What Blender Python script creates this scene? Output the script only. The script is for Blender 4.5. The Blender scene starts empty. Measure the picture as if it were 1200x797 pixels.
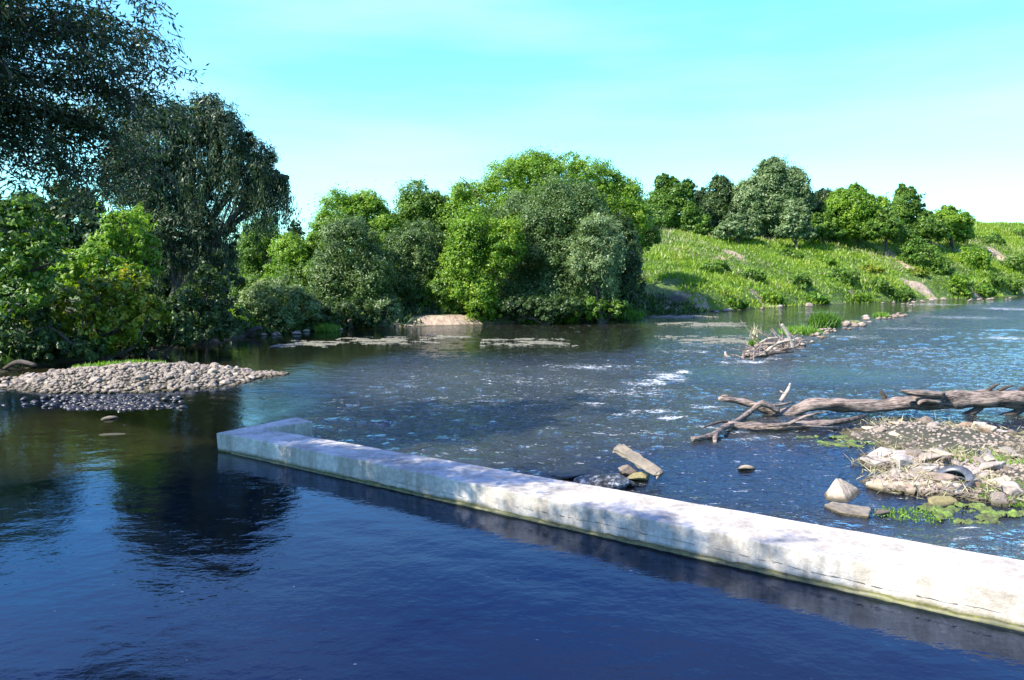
import bpy, math, random
import numpy as np
from mathutils import Vector, Matrix

R = math.radians
random.seed(7)
rng = np.random.default_rng(7)

# ------------------------------------------------------------------ camera, sky, sun, exposure
F = 915.0
CX, CY = 600.0, 398.5
CAM_Z = 3.5
HORIZON = 315.0
PITCH = math.atan((CY - HORIZON) / F)

cam_data = bpy.data.cameras.new("camera")
cam = bpy.data.objects.new("camera", cam_data)
bpy.context.scene.collection.objects.link(cam)
cam.location = (0, 0, CAM_Z)
cam.rotation_euler = (R(90) - PITCH, 0, 0)
cam_data.sensor_width = 36.0
cam_data.lens = F / 1200.0 * 36.0
cam_data.clip_end = 9000
cam_data.clip_start = 0.1
scene = bpy.context.scene
scene.camera = cam

SUN_EL = 43.0
SUN_AZ = (-0.88, -0.47)          # horizontal direction towards the sun
_n = math.hypot(*SUN_AZ)
to_sun = Vector((SUN_AZ[0] / _n * math.cos(R(SUN_EL)), SUN_AZ[1] / _n * math.cos(R(SUN_EL)), math.sin(R(SUN_EL))))
sun_data = bpy.data.lights.new("sun", "SUN")
sun_data.energy = 5.0
sun_data.angle = R(0.5)
sun_data.color = (1.0, 0.95, 0.84)
sun = bpy.data.objects.new("sun", sun_data)
scene.collection.objects.link(sun)
sun.rotation_euler = to_sun.to_track_quat('Z', 'Y').to_euler()

world = bpy.data.worlds.new("World")
scene.world = world
world.use_nodes = True
nt = world.node_tree
bg = nt.nodes["Background"]
sky = nt.nodes.new("ShaderNodeTexSky")
sky.sky_type = 'NISHITA'
sky.sun_disc = False
sky.sun_elevation = R(SUN_EL)
sky.sun_rotation = math.atan2(to_sun.x, to_sun.y)
sky.altitude = 150
sky.air_density = 1.0
sky.dust_density = 0.6
sky.ozone_density = 1.2
tc = nt.nodes.new("ShaderNodeTexCoord")
mp = nt.nodes.new("ShaderNodeMapping"); mp.inputs["Scale"].default_value = (1.0, 1.0, 6.0)
nz = nt.nodes.new("ShaderNodeTexNoise"); nz.inputs["Scale"].default_value = 1.6; nz.inputs["Detail"].default_value = 6
rp = nt.nodes.new("ShaderNodeValToRGB")
rp.color_ramp.elements[0].position = 0.44; rp.color_ramp.elements[0].color = (0, 0, 0, 1)
rp.color_ramp.elements[1].position = 0.75; rp.color_ramp.elements[1].color = (.45, .45, .45, 1)
tint = nt.nodes.new("ShaderNodeMix"); tint.data_type = 'RGBA'; tint.blend_type = 'MULTIPLY'
tint.inputs[0].default_value = 1.0; tint.inputs[7].default_value = (0.76, 1.06, 1.15, 1)
mixc = nt.nodes.new("ShaderNodeMix"); mixc.data_type = 'RGBA'; mixc.inputs[7].default_value = (3.2, 4.2, 5.0, 1)
# the air grows paler and greener near the horizon (elevation only)
sepz = nt.nodes.new("ShaderNodeSeparateXYZ")
el = nt.nodes.new("ShaderNodeValToRGB")
el.color_ramp.elements[0].position = 0.0; el.color_ramp.elements[0].color = (0.70, 1.10, 1.0, 1)
el.color_ramp.elements[1].position = 0.75; el.color_ramp.elements[1].color = (0.52, 0.40, 1.05, 1)
e2 = el.color_ramp.elements.new(0.33); e2.color = (0.66, .98, 1.05, 1)
e3 = el.color_ramp.elements.new(0.50); e3.color = (0.58, 0.54, 1.12, 1)
mul2 = nt.nodes.new("ShaderNodeMix"); mul2.data_type = 'RGBA'; mul2.blend_type = 'MULTIPLY'; mul2.inputs[0].default_value = 1.0
L = nt.links.new
L(tc.outputs["Generated"], mp.inputs[0]); L(mp.outputs[0], nz.inputs["Vector"]); L(nz.outputs[0], rp.inputs[0])
L(tc.outputs["Generated"], sepz.inputs[0]); L(sepz.outputs[2], el.inputs[0])
L(sky.outputs[0], tint.inputs[6]); L(tint.outputs[2], mul2.inputs[6]); L(el.outputs[0], mul2.inputs[7])
L(rp.outputs[0], mixc.inputs[0]); L(mul2.outputs[2], mixc.inputs[6]); L(mixc.outputs[2], bg.inputs[0])
bg.inputs[1].default_value = 0.14

vs = scene.view_settings
vs.view_transform = 'Standard'
vs.look = 'None'
vs.exposure = 1.3
vs.gamma = 1
vs.use_curve_mapping = False
scene.cycles.max_bounces = 7
scene.cycles.transparent_max_bounces = 12
scene.cycles.caustics_reflective = False
scene.cycles.caustics_refractive = False

# ------------------------------------------------------------------ helpers
cth, sth = math.cos(PITCH), math.sin(PITCH)
def ray(px, py):
    x, u = px - CX, CY - py
    return np.array([x, F * cth + u * sth, -F * sth + u * cth])
def W(px, py, z=0.0):
    d = ray(px, py); t = (z - CAM_Z) / d[2]
    return np.array([d[0] * t, d[1] * t, z])
def WD(px, py, Y):
    d = ray(px, py); t = Y / d[1]
    return np.array([d[0] * t, Y, CAM_Z + d[2] * t])

_perm = np.random.default_rng(3).random(65536)
def vnoise(x, y, seed=0):
    xi = np.floor(x).astype(np.int64); yi = np.floor(y).astype(np.int64)
    fx = x - xi; fy = y - yi
    fx = fx * fx * (3 - 2 * fx); fy = fy * fy * (3 - 2 * fy)
    def h(a, b): return _perm[((a * 73856093) ^ (b * 19349663) ^ (seed * 83492791)) & 65535]
    return ((h(xi, yi) * (1 - fx) + h(xi + 1, yi) * fx) * (1 - fy) + (h(xi, yi + 1) * (1 - fx) + h(xi + 1, yi + 1) * fx) * fy) * 2 - 1
def fbm(x, y, o=4, seed=0):
    s = 0; a = 1.0; t = 0
    for k in range(o):
        s = s + a * vnoise(x + 17.3 * k, y - 9.1 * k, seed + k); t += a; a *= 0.5; x = x * 2.03; y = y * 2.03
    return s / t
def sstep(v, a, b):
    t = np.clip((v - a) / (b - a), 0, 1); return t * t * (3 - 2 * t)

def link(o, parent=None):
    scene.collection.objects.link(o)
    if parent is not None: o.parent = parent
    return o
def mesh_np(name, verts, faces, mat=None, parent=None, attrs=None, smooth=False, link_it=True):
    """verts (n,3); faces (m,k) int array with one k, or list of lists"""
    me = bpy.data.meshes.new(name)
    verts = np.asarray(verts, dtype=np.float32)
    if isinstance(faces, np.ndarray):
        m, k = faces.shape
        me.vertices.add(len(verts)); me.vertices.foreach_set("co", verts.ravel())
        me.loops.add(m * k); me.loops.foreach_set("vertex_index", faces.astype(np.int32).ravel())
        me.polygons.add(m)
        me.polygons.foreach_set("loop_start", np.arange(0, m * k, k, dtype=np.int32))
        me.polygons.foreach_set("loop_total", np.full(m, k, dtype=np.int32))
        me.update(calc_edges=True)
    else:
        me.from_pydata([tuple(v) for v in verts], [], [list(f) for f in faces]); me.update()
    for an, (dom, vals) in (attrs or {}).items():
        a = me.attributes.new(an, 'FLOAT', dom); a.data.foreach_set("value", np.asarray(vals, dtype=np.float32))
    if smooth: me.polygons.foreach_set("use_smooth", np.ones(len(me.polygons), dtype=bool))
    if mat: me.materials.append(mat)
    o = bpy.data.objects.new(name, me)
    if link_it: link(o, parent)
    return o
def tag(o, label=None, cat=None, group=None, kind=None):
    if label: o["label"] = label
    if cat: o["category"] = cat
    if group: o["group"] = group
    if kind: o["kind"] = kind
    return o
def empty(name, loc, label, cat, group=None):
    o = bpy.data.objects.new(name, None); link(o); o.location = tuple(float(v) for v in loc)
    o.empty_display_size = 0.2
    return tag(o, label, cat, group)

# ------------------------------------------------------------------ materials
def new_mat(name):
    m = bpy.data.materials.new(name); m.use_nodes = True
    t = m.node_tree; b = t.nodes["Principled BSDF"]
    return m, t, b
def N(t, kind, **kw):
    n = t.nodes.new(kind)
    for k, v in kw.items(): setattr(n, k, v)
    return n
def ramp(t, stops, src=None):
    r = t.nodes.new("ShaderNodeValToRGB"); cr = r.color_ramp
    cr.elements[0].position = stops[0][0]; cr.elements[0].color = tuple(stops[0][1]) + (1,)
    cr.elements[1].position = stops[-1][0]; cr.elements[1].color = tuple(stops[-1][1]) + (1,)
    for p, c in stops[1:-1]:
        e = cr.elements.new(p); e.color = tuple(c) + (1,)
    if src is not None: t.links.new(src, r.inputs[0])
    return r
def noise(t, scale, detail=5, rough=0.55, coord="Object", vec=None, mscale=None):
    n = t.nodes.new("ShaderNodeTexNoise"); n.inputs["Scale"].default_value = scale
    n.inputs["Detail"].default_value = detail; n.inputs["Roughness"].default_value = rough
    if vec is None:
        c = t.nodes.new("ShaderNodeTexCoord"); vec = c.outputs[coord]
    if mscale is not None:
        mpn = t.nodes.new("ShaderNodeMapping"); mpn.inputs["Scale"].default_value = mscale
        t.links.new(vec, mpn.inputs[0]); vec = mpn.outputs[0]
    t.links.new(vec, n.inputs["Vector"])
    return n
def bump(t, src, dist, strength=1.0, nrm=None):
    b = t.nodes.new("ShaderNodeBump"); b.inputs["Distance"].default_value = dist; b.inputs["Strength"].default_value = strength
    t.links.new(src, b.inputs["Height"])
    if nrm is not None: t.links.new(nrm, b.inputs["Normal"])
    return b
def mixrgb(t, fac, a, b, blend='MIX'):
    m = t.nodes.new("ShaderNodeMix"); m.data_type = 'RGBA'; m.blend_type = blend
    for i, v in ((0, fac), (6, a), (7, b)):
        if hasattr(v, 'links'): t.links.new(v, m.inputs[i])
        elif i == 0: m.inputs[0].default_value = v
        else: m.inputs[i].default_value = tuple(v) + (1,)
    return m

def leaf_mat(name, stops, trans=0.3, gloss=0.45, tcol=None):
    m, t, b = new_mat(name)
    a = N(t, "ShaderNodeAttribute"); a.attribute_name = "tint"
    r = ramp(t, stops, a.outputs["Fac"])
    t.links.new(r.outputs[0], b.inputs["Base Color"])
    b.inputs["Roughness"].default_value = gloss
    b.inputs["Specular IOR Level"].default_value = 0.35
    tr = N(t, "ShaderNodeBsdfTranslucent")
    br = mixrgb(t, 1.0, r.outputs[0], tcol or (1.3, 1.5, 0.5), 'MULTIPLY')
    t.links.new(br.outputs[2], tr.inputs[0])
    mx = N(t, "ShaderNodeMixShader"); mx.inputs[0].default_value = trans
    t.links.new(b.outputs[0], mx.inputs[1]); t.links.new(tr.outputs[0], mx.inputs[2])
    t.links.new(mx.outputs[0], t.nodes["Material Output"].inputs[0])
    return m
M = {}
M['sage'] = leaf_mat('grey green willow leaves', [(0, (.036, .072, .018)), (.55, (.098, .165, .045)), (1, (.21, .29, .10))], .3)
M['green'] = leaf_mat("green leaves", [(0, (.036, .082, .011)), (.55, (.10, .195, .020)), (1, (.20, .30, .04))], .35)
M['bright'] = leaf_mat("bright green leaves", [(0, (.060, .13, .012)), (.5, (.155, .28, .020)), (1, (.30, .40, .045))], .4)
M['silver'] = leaf_mat("silvery willow leaves", [(0, (.055, .10, .030)), (.55, (.155, .225, .085)), (1, (.30, .37, .18))], .3)
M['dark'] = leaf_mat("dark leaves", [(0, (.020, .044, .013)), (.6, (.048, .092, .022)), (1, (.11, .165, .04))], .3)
M['willow'] = leaf_mat("weeping willow leaves", [(0, (.016, .034, .018)), (.6, (.048, .080, .036)), (1, (.11, .155, .065))], .28)
M['yellow'] = leaf_mat("yellow tipped leaves", [(0, (.045, .09, .010)), (.45, (.13, .20, .014)), (.72, (.26, .30, .022)), (.9, (.40, .30, .03)), (1, (.46, .26, .05))], .35)
M['grass'] = leaf_mat("meadow plants", [(0, (.06, .12, .010)), (.35, (.14, .24, .016)), (.7, (.22, .33, .026)), (.9, (.28, .33, .04)), (1, (.30, .26, .10))], .35)
M['reed'] = leaf_mat("fresh grass blades", [(0, (.05, .12, .012)), (.6, (.12, .26, .02)), (1, (.22, .33, .05))], .4)
M['straw'] = leaf_mat("dry stalks", [(0, (.25, .22, .12)), (1, (.45, .40, .25))], .2)

def bark(name, c1, c2, sc=6.0, bd=.02, grain=(.5, 1, 1)):
    m, t, b = new_mat(name)
    n1 = noise(t, sc, 8, .65, mscale=(grain[0] * .6 + .4, 1, 1)); n2 = noise(t, sc * 5, 4, .6, mscale=grain)
    mm = mixrgb(t, .5, n1.outputs[0], n2.outputs[0])
    r = ramp(t, [(.40, c1), (.58, c2)], mm.outputs[2])
    t.links.new(r.outputs[0], b.inputs["Base Color"]); b.inputs["Roughness"].default_value = .85
    bp = bump(t, mm.outputs[2], bd); t.links.new(bp.outputs[0], b.inputs["Normal"])
    return m
M['bark'] = bark("tree bark", (.025, .02, .015), (.09, .075, .06), 5, .04)
M['driftwood'] = bark("weathered driftwood", (.035, .024, .018), (.34, .26, .21), 5, .12, (.15, 1, 1))
M['wetwood'] = bark("wet dark wood", (.02, .015, .012), (.09, .07, .055), 7, .02)
M['palewood'] = bark("bleached wood", (.16, .13, .10), (.46, .39, .32), 9, .012)

def rock_mat(name, cs, wet=True, rgh=.85):
    m, t, b = new_mat(name)
    oi = N(t, "ShaderNodeObjectInfo")
    cr = ramp(t, [(i / (len(cs) - 1), c) for i, c in enumerate(cs)], oi.outputs["Random"])
    n1 = noise(t, 7, 8, .65); n2 = noise(t, 30, 5, .6)
    sp = ramp(t, [(.35, (.62, .62, .62)), (.65, (1.15, 1.12, 1.08))], n1.outputs[0])
    c = mixrgb(t, 1, cr.outputs[0], sp.outputs[0], 'MULTIPLY')
    out = c.outputs[2]
    if wet:      # water stain and slime up to about 4 cm above the water
        g = N(t, "ShaderNodeNewGeometry"); s = N(t, "ShaderNodeSeparateXYZ"); t.links.new(g.outputs["Position"], s.inputs[0])
        w = N(t, "ShaderNodeMapRange"); w.inputs[1].default_value = .02; w.inputs[2].default_value = .07
        w.inputs[3].default_value = 1; w.inputs[4].default_value = 0
        t.links.new(s.outputs[2], w.inputs[0])
        out = mixrgb(t, w.outputs[0], out, (.06, .05, .025)).outputs[2]
    t.links.new(out, b.inputs["Base Color"]); b.inputs["Roughness"].default_value = rgh
    bp = bump(t, n1.outputs[0], .03); bp2 = bump(t, n2.outputs[0], .006, 1, bp.outputs[0])
    t.links.new(bp2.outputs[0], b.inputs["Normal"])
    return m
M['pebble'] = rock_mat("river stones", [(.20, .165, .125), (.33, .27, .21), (.42, .35, .27), (.24, .20, .15), (.46, .40, .32)])
M['rubble'] = rock_mat("broken rubble", [(.22, .18, .14), (.34, .28, .23), (.18, .13, .09), (.38, .34, .30), (.28, .19, .12)])
M['limestone'] = rock_mat("pale slab stone", [(.46, .37, .26), (.46, .37, .26)])
M['white_stone'] = rock_mat("chalky white stone", [(.30, .26, .21), (.46, .41, .35)])
M['wet_shade_rock'] = rock_mat("wet and shaded dark rock", [(.035, .032, .03), (.035, .032, .03)], False, .3)  # on the island's front stones this dark tone stands for shade
M['slab'] = rock_mat('brown grey slab', [(.20, .17, .13), (.20, .17, .13)])
M['mossy'] = rock_mat("mossy rock", [(.28, .26, .12), (.30, .25, .10)])

m, t, b = new_mat("wet rock under running white water")
n1 = noise(t, 3.2, 9, .75); r = ramp(t, [(.46, (.03, .028, .026)), (.54, (.16, .17, .18)), (.62, (.62, .65, .68))], n1.outputs[0]); t.links.new(r.outputs[0], b.inputs["Base Color"])
b.inputs["Roughness"].default_value = .3; bp = bump(t, n1.outputs[0], .12); t.links.new(bp.outputs[0], b.inputs["Normal"])
M['frothed'] = m
# concrete
m, t, b = new_mat("weathered concrete")
n1 = noise(t, 1.2, 8, .62); n2 = noise(t, 14, 6, .6); n3 = noise(t, 60, 3, .6)
n4 = noise(t, 2.6, 6, .7, mscale=(1, 1, .18))
c1 = ramp(t, [(.3, (.42, .38, .33)), (.5, (.55, .51, .45)), (.7, (.68, .63, .56))], n1.outputs[0])
c2 = ramp(t, [(.40, (.74, .72, .68)), (.6, (1, 1, 1))], n2.outputs[0])
cc = mixrgb(t, .7, c1.outputs[0], c2.outputs[0], 'MULTIPLY')
st = ramp(t, [(.42, (.45, .41, .35)), (.56, (1, 1, 1))], n4.outputs[0])
cc = mixrgb(t, .55, cc.outputs[2], st.outputs[0], 'MULTIPLY')
g = N(t, "ShaderNodeNewGeometry"); s = N(t, "ShaderNodeSeparateXYZ"); t.links.new(g.outputs["Position"], s.inputs[0])
nadd = N(t, "ShaderNodeMath"); nadd.operation = 'MULTIPLY_ADD'; nadd.inputs[1].default_value = -.16; t.links.new(n1.outputs[0], nadd.inputs[0])
t.links.new(s.outputs[2], nadd.inputs[2])
w = N(t, "ShaderNodeMapRange"); w.inputs[1].default_value = -.065; w.inputs[2].default_value = 0.0; w.inputs[3].default_value = 1; w.inputs[4].default_value = 0
t.links.new(nadd.outputs[0], w.inputs[0])
alg = mixrgb(t, n2.outputs[0], (.035, .04, .008), (.15, .14, .03))
cc2 = mixrgb(t, w.outputs[0], cc.outputs[2], alg.outputs[2])
t.links.new(cc2.outputs[2], b.inputs["Base Color"]); b.inputs["Roughness"].default_value = .8
bp = bump(t, n2.outputs[0], .012); bp2 = bump(t, n3.outputs[0], .004, 1, bp.outputs[0]); t.links.new(bp2.outputs[0], b.inputs["Normal"])
M['concrete'] = m

m, t, b = new_mat("old tyre rubber")
n1 = noise(t, 5, 6, .6)
r = ramp(t, [(.35, (.02, .022, .026)), (.6, (.07, .078, .09)), (.78, (.20, .21, .22))], n1.outputs[0]); t.links.new(r.outputs[0], b.inputs["Base Color"])
b.inputs["Roughness"].default_value = .38
M['rubber'] = m

# terrain
m, t, b = new_mat("bank soil, river bed and turf")
g = N(t, "ShaderNodeNewGeometry"); s = N(t, "ShaderNodeSeparateXYZ"); t.links.new(g.outputs["Position"], s.inputs[0])
n1 = noise(t, .35, 8, .6); n2 = noise(t, 3.5, 6, .65); n3 = noise(t, .9, 4, .6)
turf = ramp(t, [(.3, (.045, .085, .015)), (.5, (.085, .14, .022)), (.7, (.15, .20, .04))], n2.outputs[0])
soil = ramp(t, [(.3, (.20, .14, .09)), (.6, (.44, .33, .23))], n2.outputs[0])
bed = ramp(t, [(.30, (.020, .020, .008)), (.5, (.060, .050, .018)), (.62, (.12, .085, .035)), (.8, (.20, .16, .08))], n3.outputs[0])
at = N(t, "ShaderNodeAttribute"); at.attribute_name = "dirt"
ad = N(t, "ShaderNodeMath"); ad.operation = 'MULTIPLY_ADD'; ad.inputs[1].default_value = .7; t.links.new(n2.outputs[0], ad.inputs[0]); t.links.new(at.outputs["Fac"], ad.inputs[2])
dr = ramp(t, [(.72, (0, 0, 0)), (.85, (1, 1, 1))], ad.outputs[0])
c = mixrgb(t, dr.outputs[0], turf.outputs[0], soil.outputs[0])
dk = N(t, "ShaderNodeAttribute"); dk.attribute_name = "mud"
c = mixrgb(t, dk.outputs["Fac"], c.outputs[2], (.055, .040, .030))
w = N(t, "ShaderNodeMapRange"); w.inputs[1].default_value = .0; w.inputs[2].default_value = .06; w.inputs[3].default_value = 1; w.inputs[4].default_value = 0
t.links.new(s.outputs[2], w.inputs[0])
c = mixrgb(t, w.outputs[0], c.outputs[2], bed.outputs[0])
t.links.new(c.outputs[2], b.inputs["Base Color"]); b.inputs["Roughness"].default_value = .9
bp = bump(t, n2.outputs[0], .12); t.links.new(bp.outputs[0], b.inputs["Normal"])
M['terrain'] = m

# water: fresnel reflection over a see-through tinted body, with aerated foam where the attribute says so
m, t, b = new_mat("river water")
t.nodes.remove(b)
co = N(t, "ShaderNodeTexCoord").outputs["Object"]
ra = N(t, "ShaderNodeAttribute"); ra.attribute_name = "chop"
fo = N(t, "ShaderNodeAttribute"); fo.attribute_name = "foam"
w1 = noise(t, 3.2, 3, .55, vec=co, mscale=(1, 1.3, 1))
w2 = noise(t, 11, 3, .6, vec=co, mscale=(.8, 1.2, 1))
mr = N(t, "ShaderNodeMapRange"); mr.inputs[1].default_value = 0; mr.inputs[2].default_value = 1; mr.inputs[3].default_value = .007; mr.inputs[4].default_value = .10
t.links.new(ra.outputs["Fac"], mr.inputs[0])
bp1 = bump(t, w1.outputs[0], .05); t.links.new(mr.outputs[0], bp1.inputs["Distance"])
mr2 = N(t, "ShaderNodeMapRange"); mr2.inputs[3].default_value = .0011; mr2.inputs[4].default_value = .050
t.links.new(ra.outputs["Fac"], mr2.inputs[0])
bp2 = bump(t, w2.outputs[0], .02, 1, bp1.outputs[0]); t.links.new(mr2.outputs[0], bp2.inputs["Distance"])
nn = bp2.outputs[0]
fr = N(t, "ShaderNodeFresnel"); fr.inputs["IOR"].default_value = 1.46; t.links.new(nn, fr.inputs["Normal"])
tw = N(t, 'ShaderNodeAttribute'); tw.attribute_name = 'reflection_tint'; gcol = mixrgb(t, tw.outputs['Fac'], (.56, .68, 1), (.86, .93, 1.0)); gl = N(t, "ShaderNodeBsdfGlossy"); t.links.new(gcol.outputs[2], gl.inputs['Color']); gl.inputs["Roughness"].default_value = .03; t.links.new(nn, gl.inputs["Normal"])  # gloss coloured blue over the pool to imitate a bluer sky reflection
trp = N(t, "ShaderNodeBsdfTransparent"); trp.inputs["Color"].default_value = (.50, .50, .40, 1)
df = N(t, "ShaderNodeBsdfDiffuse"); si = N(t, "ShaderNodeAttribute"); si.attribute_name = "silt"
dcol = mixrgb(t, si.outputs["Fac"], (.002, .005, .011), (.032, .032, .014))
dcol = mixrgb(t, ra.outputs["Fac"], dcol.outputs[2], (.050, .056, .046)); t.links.new(dcol.outputs[2], df.inputs["Color"])
bd = N(t, "ShaderNodeMixShader"); bd.inputs[0].default_value = .5
dp = N(t, "ShaderNodeAttribute"); dp.attribute_name = "deep"; t.links.new(dp.outputs["Fac"], bd.inputs[0])
t.links.new(trp.outputs[0], bd.inputs[1]); t.links.new(df.outputs[0], bd.inputs[2])
wm = N(t, "ShaderNodeMixShader"); t.links.new(fr.outputs[0], wm.inputs[0]); t.links.new(bd.outputs[0], wm.inputs[1]); t.links.new(gl.outputs[0], wm.inputs[2])
f0n = noise(t, 3, 3, .6, vec=co, mscale=(.6, 1.8, 1)); f1n = noise(t, 16, 4, .7, vec=co, mscale=(.6, 1.5, 1))
f1 = mixrgb(t, .6, f0n.outputs[0], f1n.outputs[0])
fa = N(t, "ShaderNodeMath"); fa.operation = 'MULTIPLY_ADD'; fa.inputs[1].default_value = 2.2
t.links.new(f1.outputs[2], fa.inputs[0]); t.links.new(fo.outputs["Fac"], fa.inputs[2])
fs = N(t, "ShaderNodeMath"); fs.operation = 'MULTIPLY'; fs.inputs[1].default_value = .6; t.links.new(fa.outputs[0], fs.inputs[0])
fr2 = ramp(t, [(.780, (0, 0, 0)), (.90, (1, 1, 1))], fs.outputs[0])
fd = N(t, "ShaderNodeBsdfDiffuse"); fd.inputs["Color"].default_value = (.75, .78, .78, 1)
fb = bump(t, f1.outputs[2], .10); t.links.new(fb.outputs[0], fd.inputs["Normal"])
fm = N(t, "ShaderNodeMixShader"); t.links.new(fr2.outputs[0], fm.inputs[0]); t.links.new(wm.outputs[0], fm.inputs[1]); t.links.new(fd.outputs[0], fm.inputs[2])
t.links.new(fm.outputs[0], t.nodes["Material Output"].inputs[0])
M['water'] = m

# ------------------------------------------------------------------ river outline and terrain
shore_px = [(-20, 440), (60, 428), (110, 421), (200, 408), (270, 398), (300, 393), (400, 385), (480, 383), (545, 381.5), (640, 377),
            (740, 372), (800, 367), (880, 362), (960, 357), (1060, 352.5), (1130, 350), (1200, 347)]
river = [(-12.5, 3.5), (-12.8, 8), (-13.5, 14), (-15.5, 20)] + [tuple(W(*p)[:2]) for p in shore_px] + \
        [(110, 122), (180, 135), (420, 160), (420, 70), (60, 26), (30, 17), (18, 11), (12, 5), (10, 3.5)]
river = np.array(river)
def river_sd(x, y):
    """signed distance to the river edge, negative in the river"""
    shp = x.shape; x = x.ravel(); y = y.ravel()
    d2 = np.full(x.shape, 1e18); inside = np.zeros(x.shape, bool)
    n = len(river)
    for i in range(n):
        ax, ay = river[i]; bx, by = river[(i + 1) % n]
        ex, ey = bx - ax, by - ay
        tt = np.clip(((x - ax) * ex + (y - ay) * ey) / (ex * ex + ey * ey), 0, 1)
        dx = x - ax - tt * ex; dy = y - ay - tt * ey
        d2 = np.minimum(d2, dx * dx + dy * dy)
        c = ((ay > y) != (by > y)) & (x < (bx - ax) * (y - ay) / (by - ay + 1e-12) + ax)
        inside ^= c
    d = np.sqrt(d2); d[inside] *= -1
    return d.reshape(shp)

def ell(x, y, cx, cy, rx, ry, rot=0.0):
    c, s_ = math.cos(rot), math.sin(rot)
    u = (x - cx) * c + (y - cy) * s_; v = -(x - cx) * s_ + (y - cy) * c
    return np.sqrt((u / rx) ** 2 + (v / ry) ** 2)
ISL = (W(150, 445)[0] + .2, W(150, 445)[1] + .3, 4.05, 3.2, -0.05)      # pebble island
def isl_h(x, y): 
    e = ell(x, y, *ISL); return 0.46 * (1 - e ** 1.5)
RUB = [(8.9, 15.9, 2.1, 2.2, -.1), (7.5, 13.7, 1.4, 1.1, -.1), (9.2, 12.9, 1.7, 1.3, .1), (11.5, 14.5, 2.5, 2.6, 0), (6.9, 15.5, .4, .3, 0), (6.75, 12.4, 1.1, .7, 0), (7.6, 11.9, 1.2, .6, 0)]
def rub_h(x, y):
    h = -9 + 0 * x
    for r_ in RUB: h = np.maximum(h, 0.20 * (1 - ell(x, y, *r_) ** 1.6))
    return h
def hill_crest(x): return 1.6 + 6.0 * sstep(x, 4, 17) + 2.9 * sstep(x, 22, 75)
def height(x, y):
    x = np.asarray(x, float); y = np.asarray(y, float)
    sd = river_sd(x, y) + 0.9 * fbm(x * .25, y * .25, 3, 5) * sstep(y, 20, 50)
    nz_ = fbm(x * .22, y * .22, 4, 1)
    bed_ = -np.minimum(1.7, 0.12 - sd * 0.16) + 0.16 * fbm(x * .45, y * .45, 4, 2)
    bed_ = np.where(sd > -3, np.minimum(bed_, -.05 + sd * .1), bed_)
    # shallow riffle behind the concrete beam
    lip = np.minimum(.9, .55 + .2 * fbm(x * .6, y * .6, 3, 9))
    behind = sstep(y + 0.7 * x, 11.8, 13.0)
    bed_ = np.where(behind > .5, np.maximum(bed_, -lip), bed_)
    bed_ = np.maximum(bed_, isl_h(x, y) * 1.0 - .06 + .05 * fbm(x, y, 3, 4))
    bed_ = np.maximum(bed_, rub_h(x, y) + .06 * fbm(x * 1.3, y * 1.3, 3, 6) - .05)
    far = sstep(y, 40, 52) * sstep(x, -2, 14)
    low = 0.55 * sstep(sd, 0, 1.2) + 0.9 * sstep(sd, 1, 9) + .25 * nz_ * sstep(sd, 0, 4)
    near = 2.0 * sstep(-y, -2.6, -.4) * sstep(abs(x), 14, 8)
    crest = hill_crest(x)
    prof = .10 * sstep(sd, 0, 2) + .90 * np.clip((sd - .5) / (19 - 1 * sstep(x, 30, 70)), 0, 1) ** .85
    hill = crest * prof + (0.55 * nz_ + .25 * fbm(x * .6, y * .6, 3, 8)) * sstep(sd, 0, 6)
    out = low * (1 - far) + hill * far
    out = np.maximum(out, near)
    return np.where(sd < 0, np.minimum(bed_, 0.75), np.maximum(out, np.minimum(-.03 + sd * .2, .3)))
def hz(x, y): return float(height(np.array([float(x)]), np.array([float(y)]))[0])
def ground_hit(px, py, t0=20, t1=190):
    d = ray(px, py); d = d / d[1]
    Y = np.arange(t0, t1, .2); X = d[0] * Y; Z = CAM_Z + d[2] * Y
    H = height(X, Y); k = np.argmax(Z <= H)
    if not (Z <= H).any(): k = np.argmin(Z - H)
    return np.array([X[k], Y[k], H[k]])

def spaced(a, b, fine, lo, hi, g=1.06):
    v = list(np.arange(lo, hi, fine)); s_ = fine; x = v[-1]
    while x < b: s_ *= g; x += s_; v.append(x)
    s_ = fine; x = v[0]; pre = []
    while x > a: s_ *= g; x -= s_; pre.append(x)
    return np.array(pre[::-1] + v)
def grid_faces(nx, ny):
    i = np.arange(ny - 1)[:, None] * nx + np.arange(nx - 1)[None, :]
    i = i.ravel(); return np.stack([i, i + 1, i + nx + 1, i + nx], 1)
xs = spaced(-4000, 4000, .45, -24, 75, 1.10); ys = spaced(-4000, 6000, .45, 4, 120, 1.10)
X, Y = np.meshgrid(xs, ys); Z = height(X, Y)
# the land falls away gently behind the crest and the far left wood
dirt = np.zeros_like(X); mud = np.zeros_like(X)
def patch(arr, px, py, rx, ry, amt=1.0, stretch=1.0):
    p = ground_hit(px, py); D = p[1]
    q = ground_hit(px, py - ry); dy = max(.5, abs(q[1] - p[1])) * stretch
    e = ell(X, Y, p[0], p[1], rx / F * D, dy)
    np.maximum(arr, amt * (1 - sstep(e, .4, 1.2)), out=arr)
for a in [(1048, 300, 10, 12), (1103, 291, 10, 6), (1172, 299, 11, 7), (1128, 298, 6, 6), (1085, 340, 14, 7), (1065, 332, 12, 4), (1065, 312, 8, 5),
          (858, 297, 14, 3), (845, 303, 10, 3), (1195, 338, 8, 4), (1010, 352, 20, 3), (1150, 349, 40, 3), (900, 358, 40, 2.5)]: patch(dirt, *a)
for a in [(515, 377, 34, 5), (545, 376, 22, 6), (470, 380, 26, 4), (605, 374, 12, 4), (680, 371, 20, 4), (790, 362, 22, 4), (812, 352, 25, 8)]: patch(dirt, *a, 1.0, 1.6)
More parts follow.
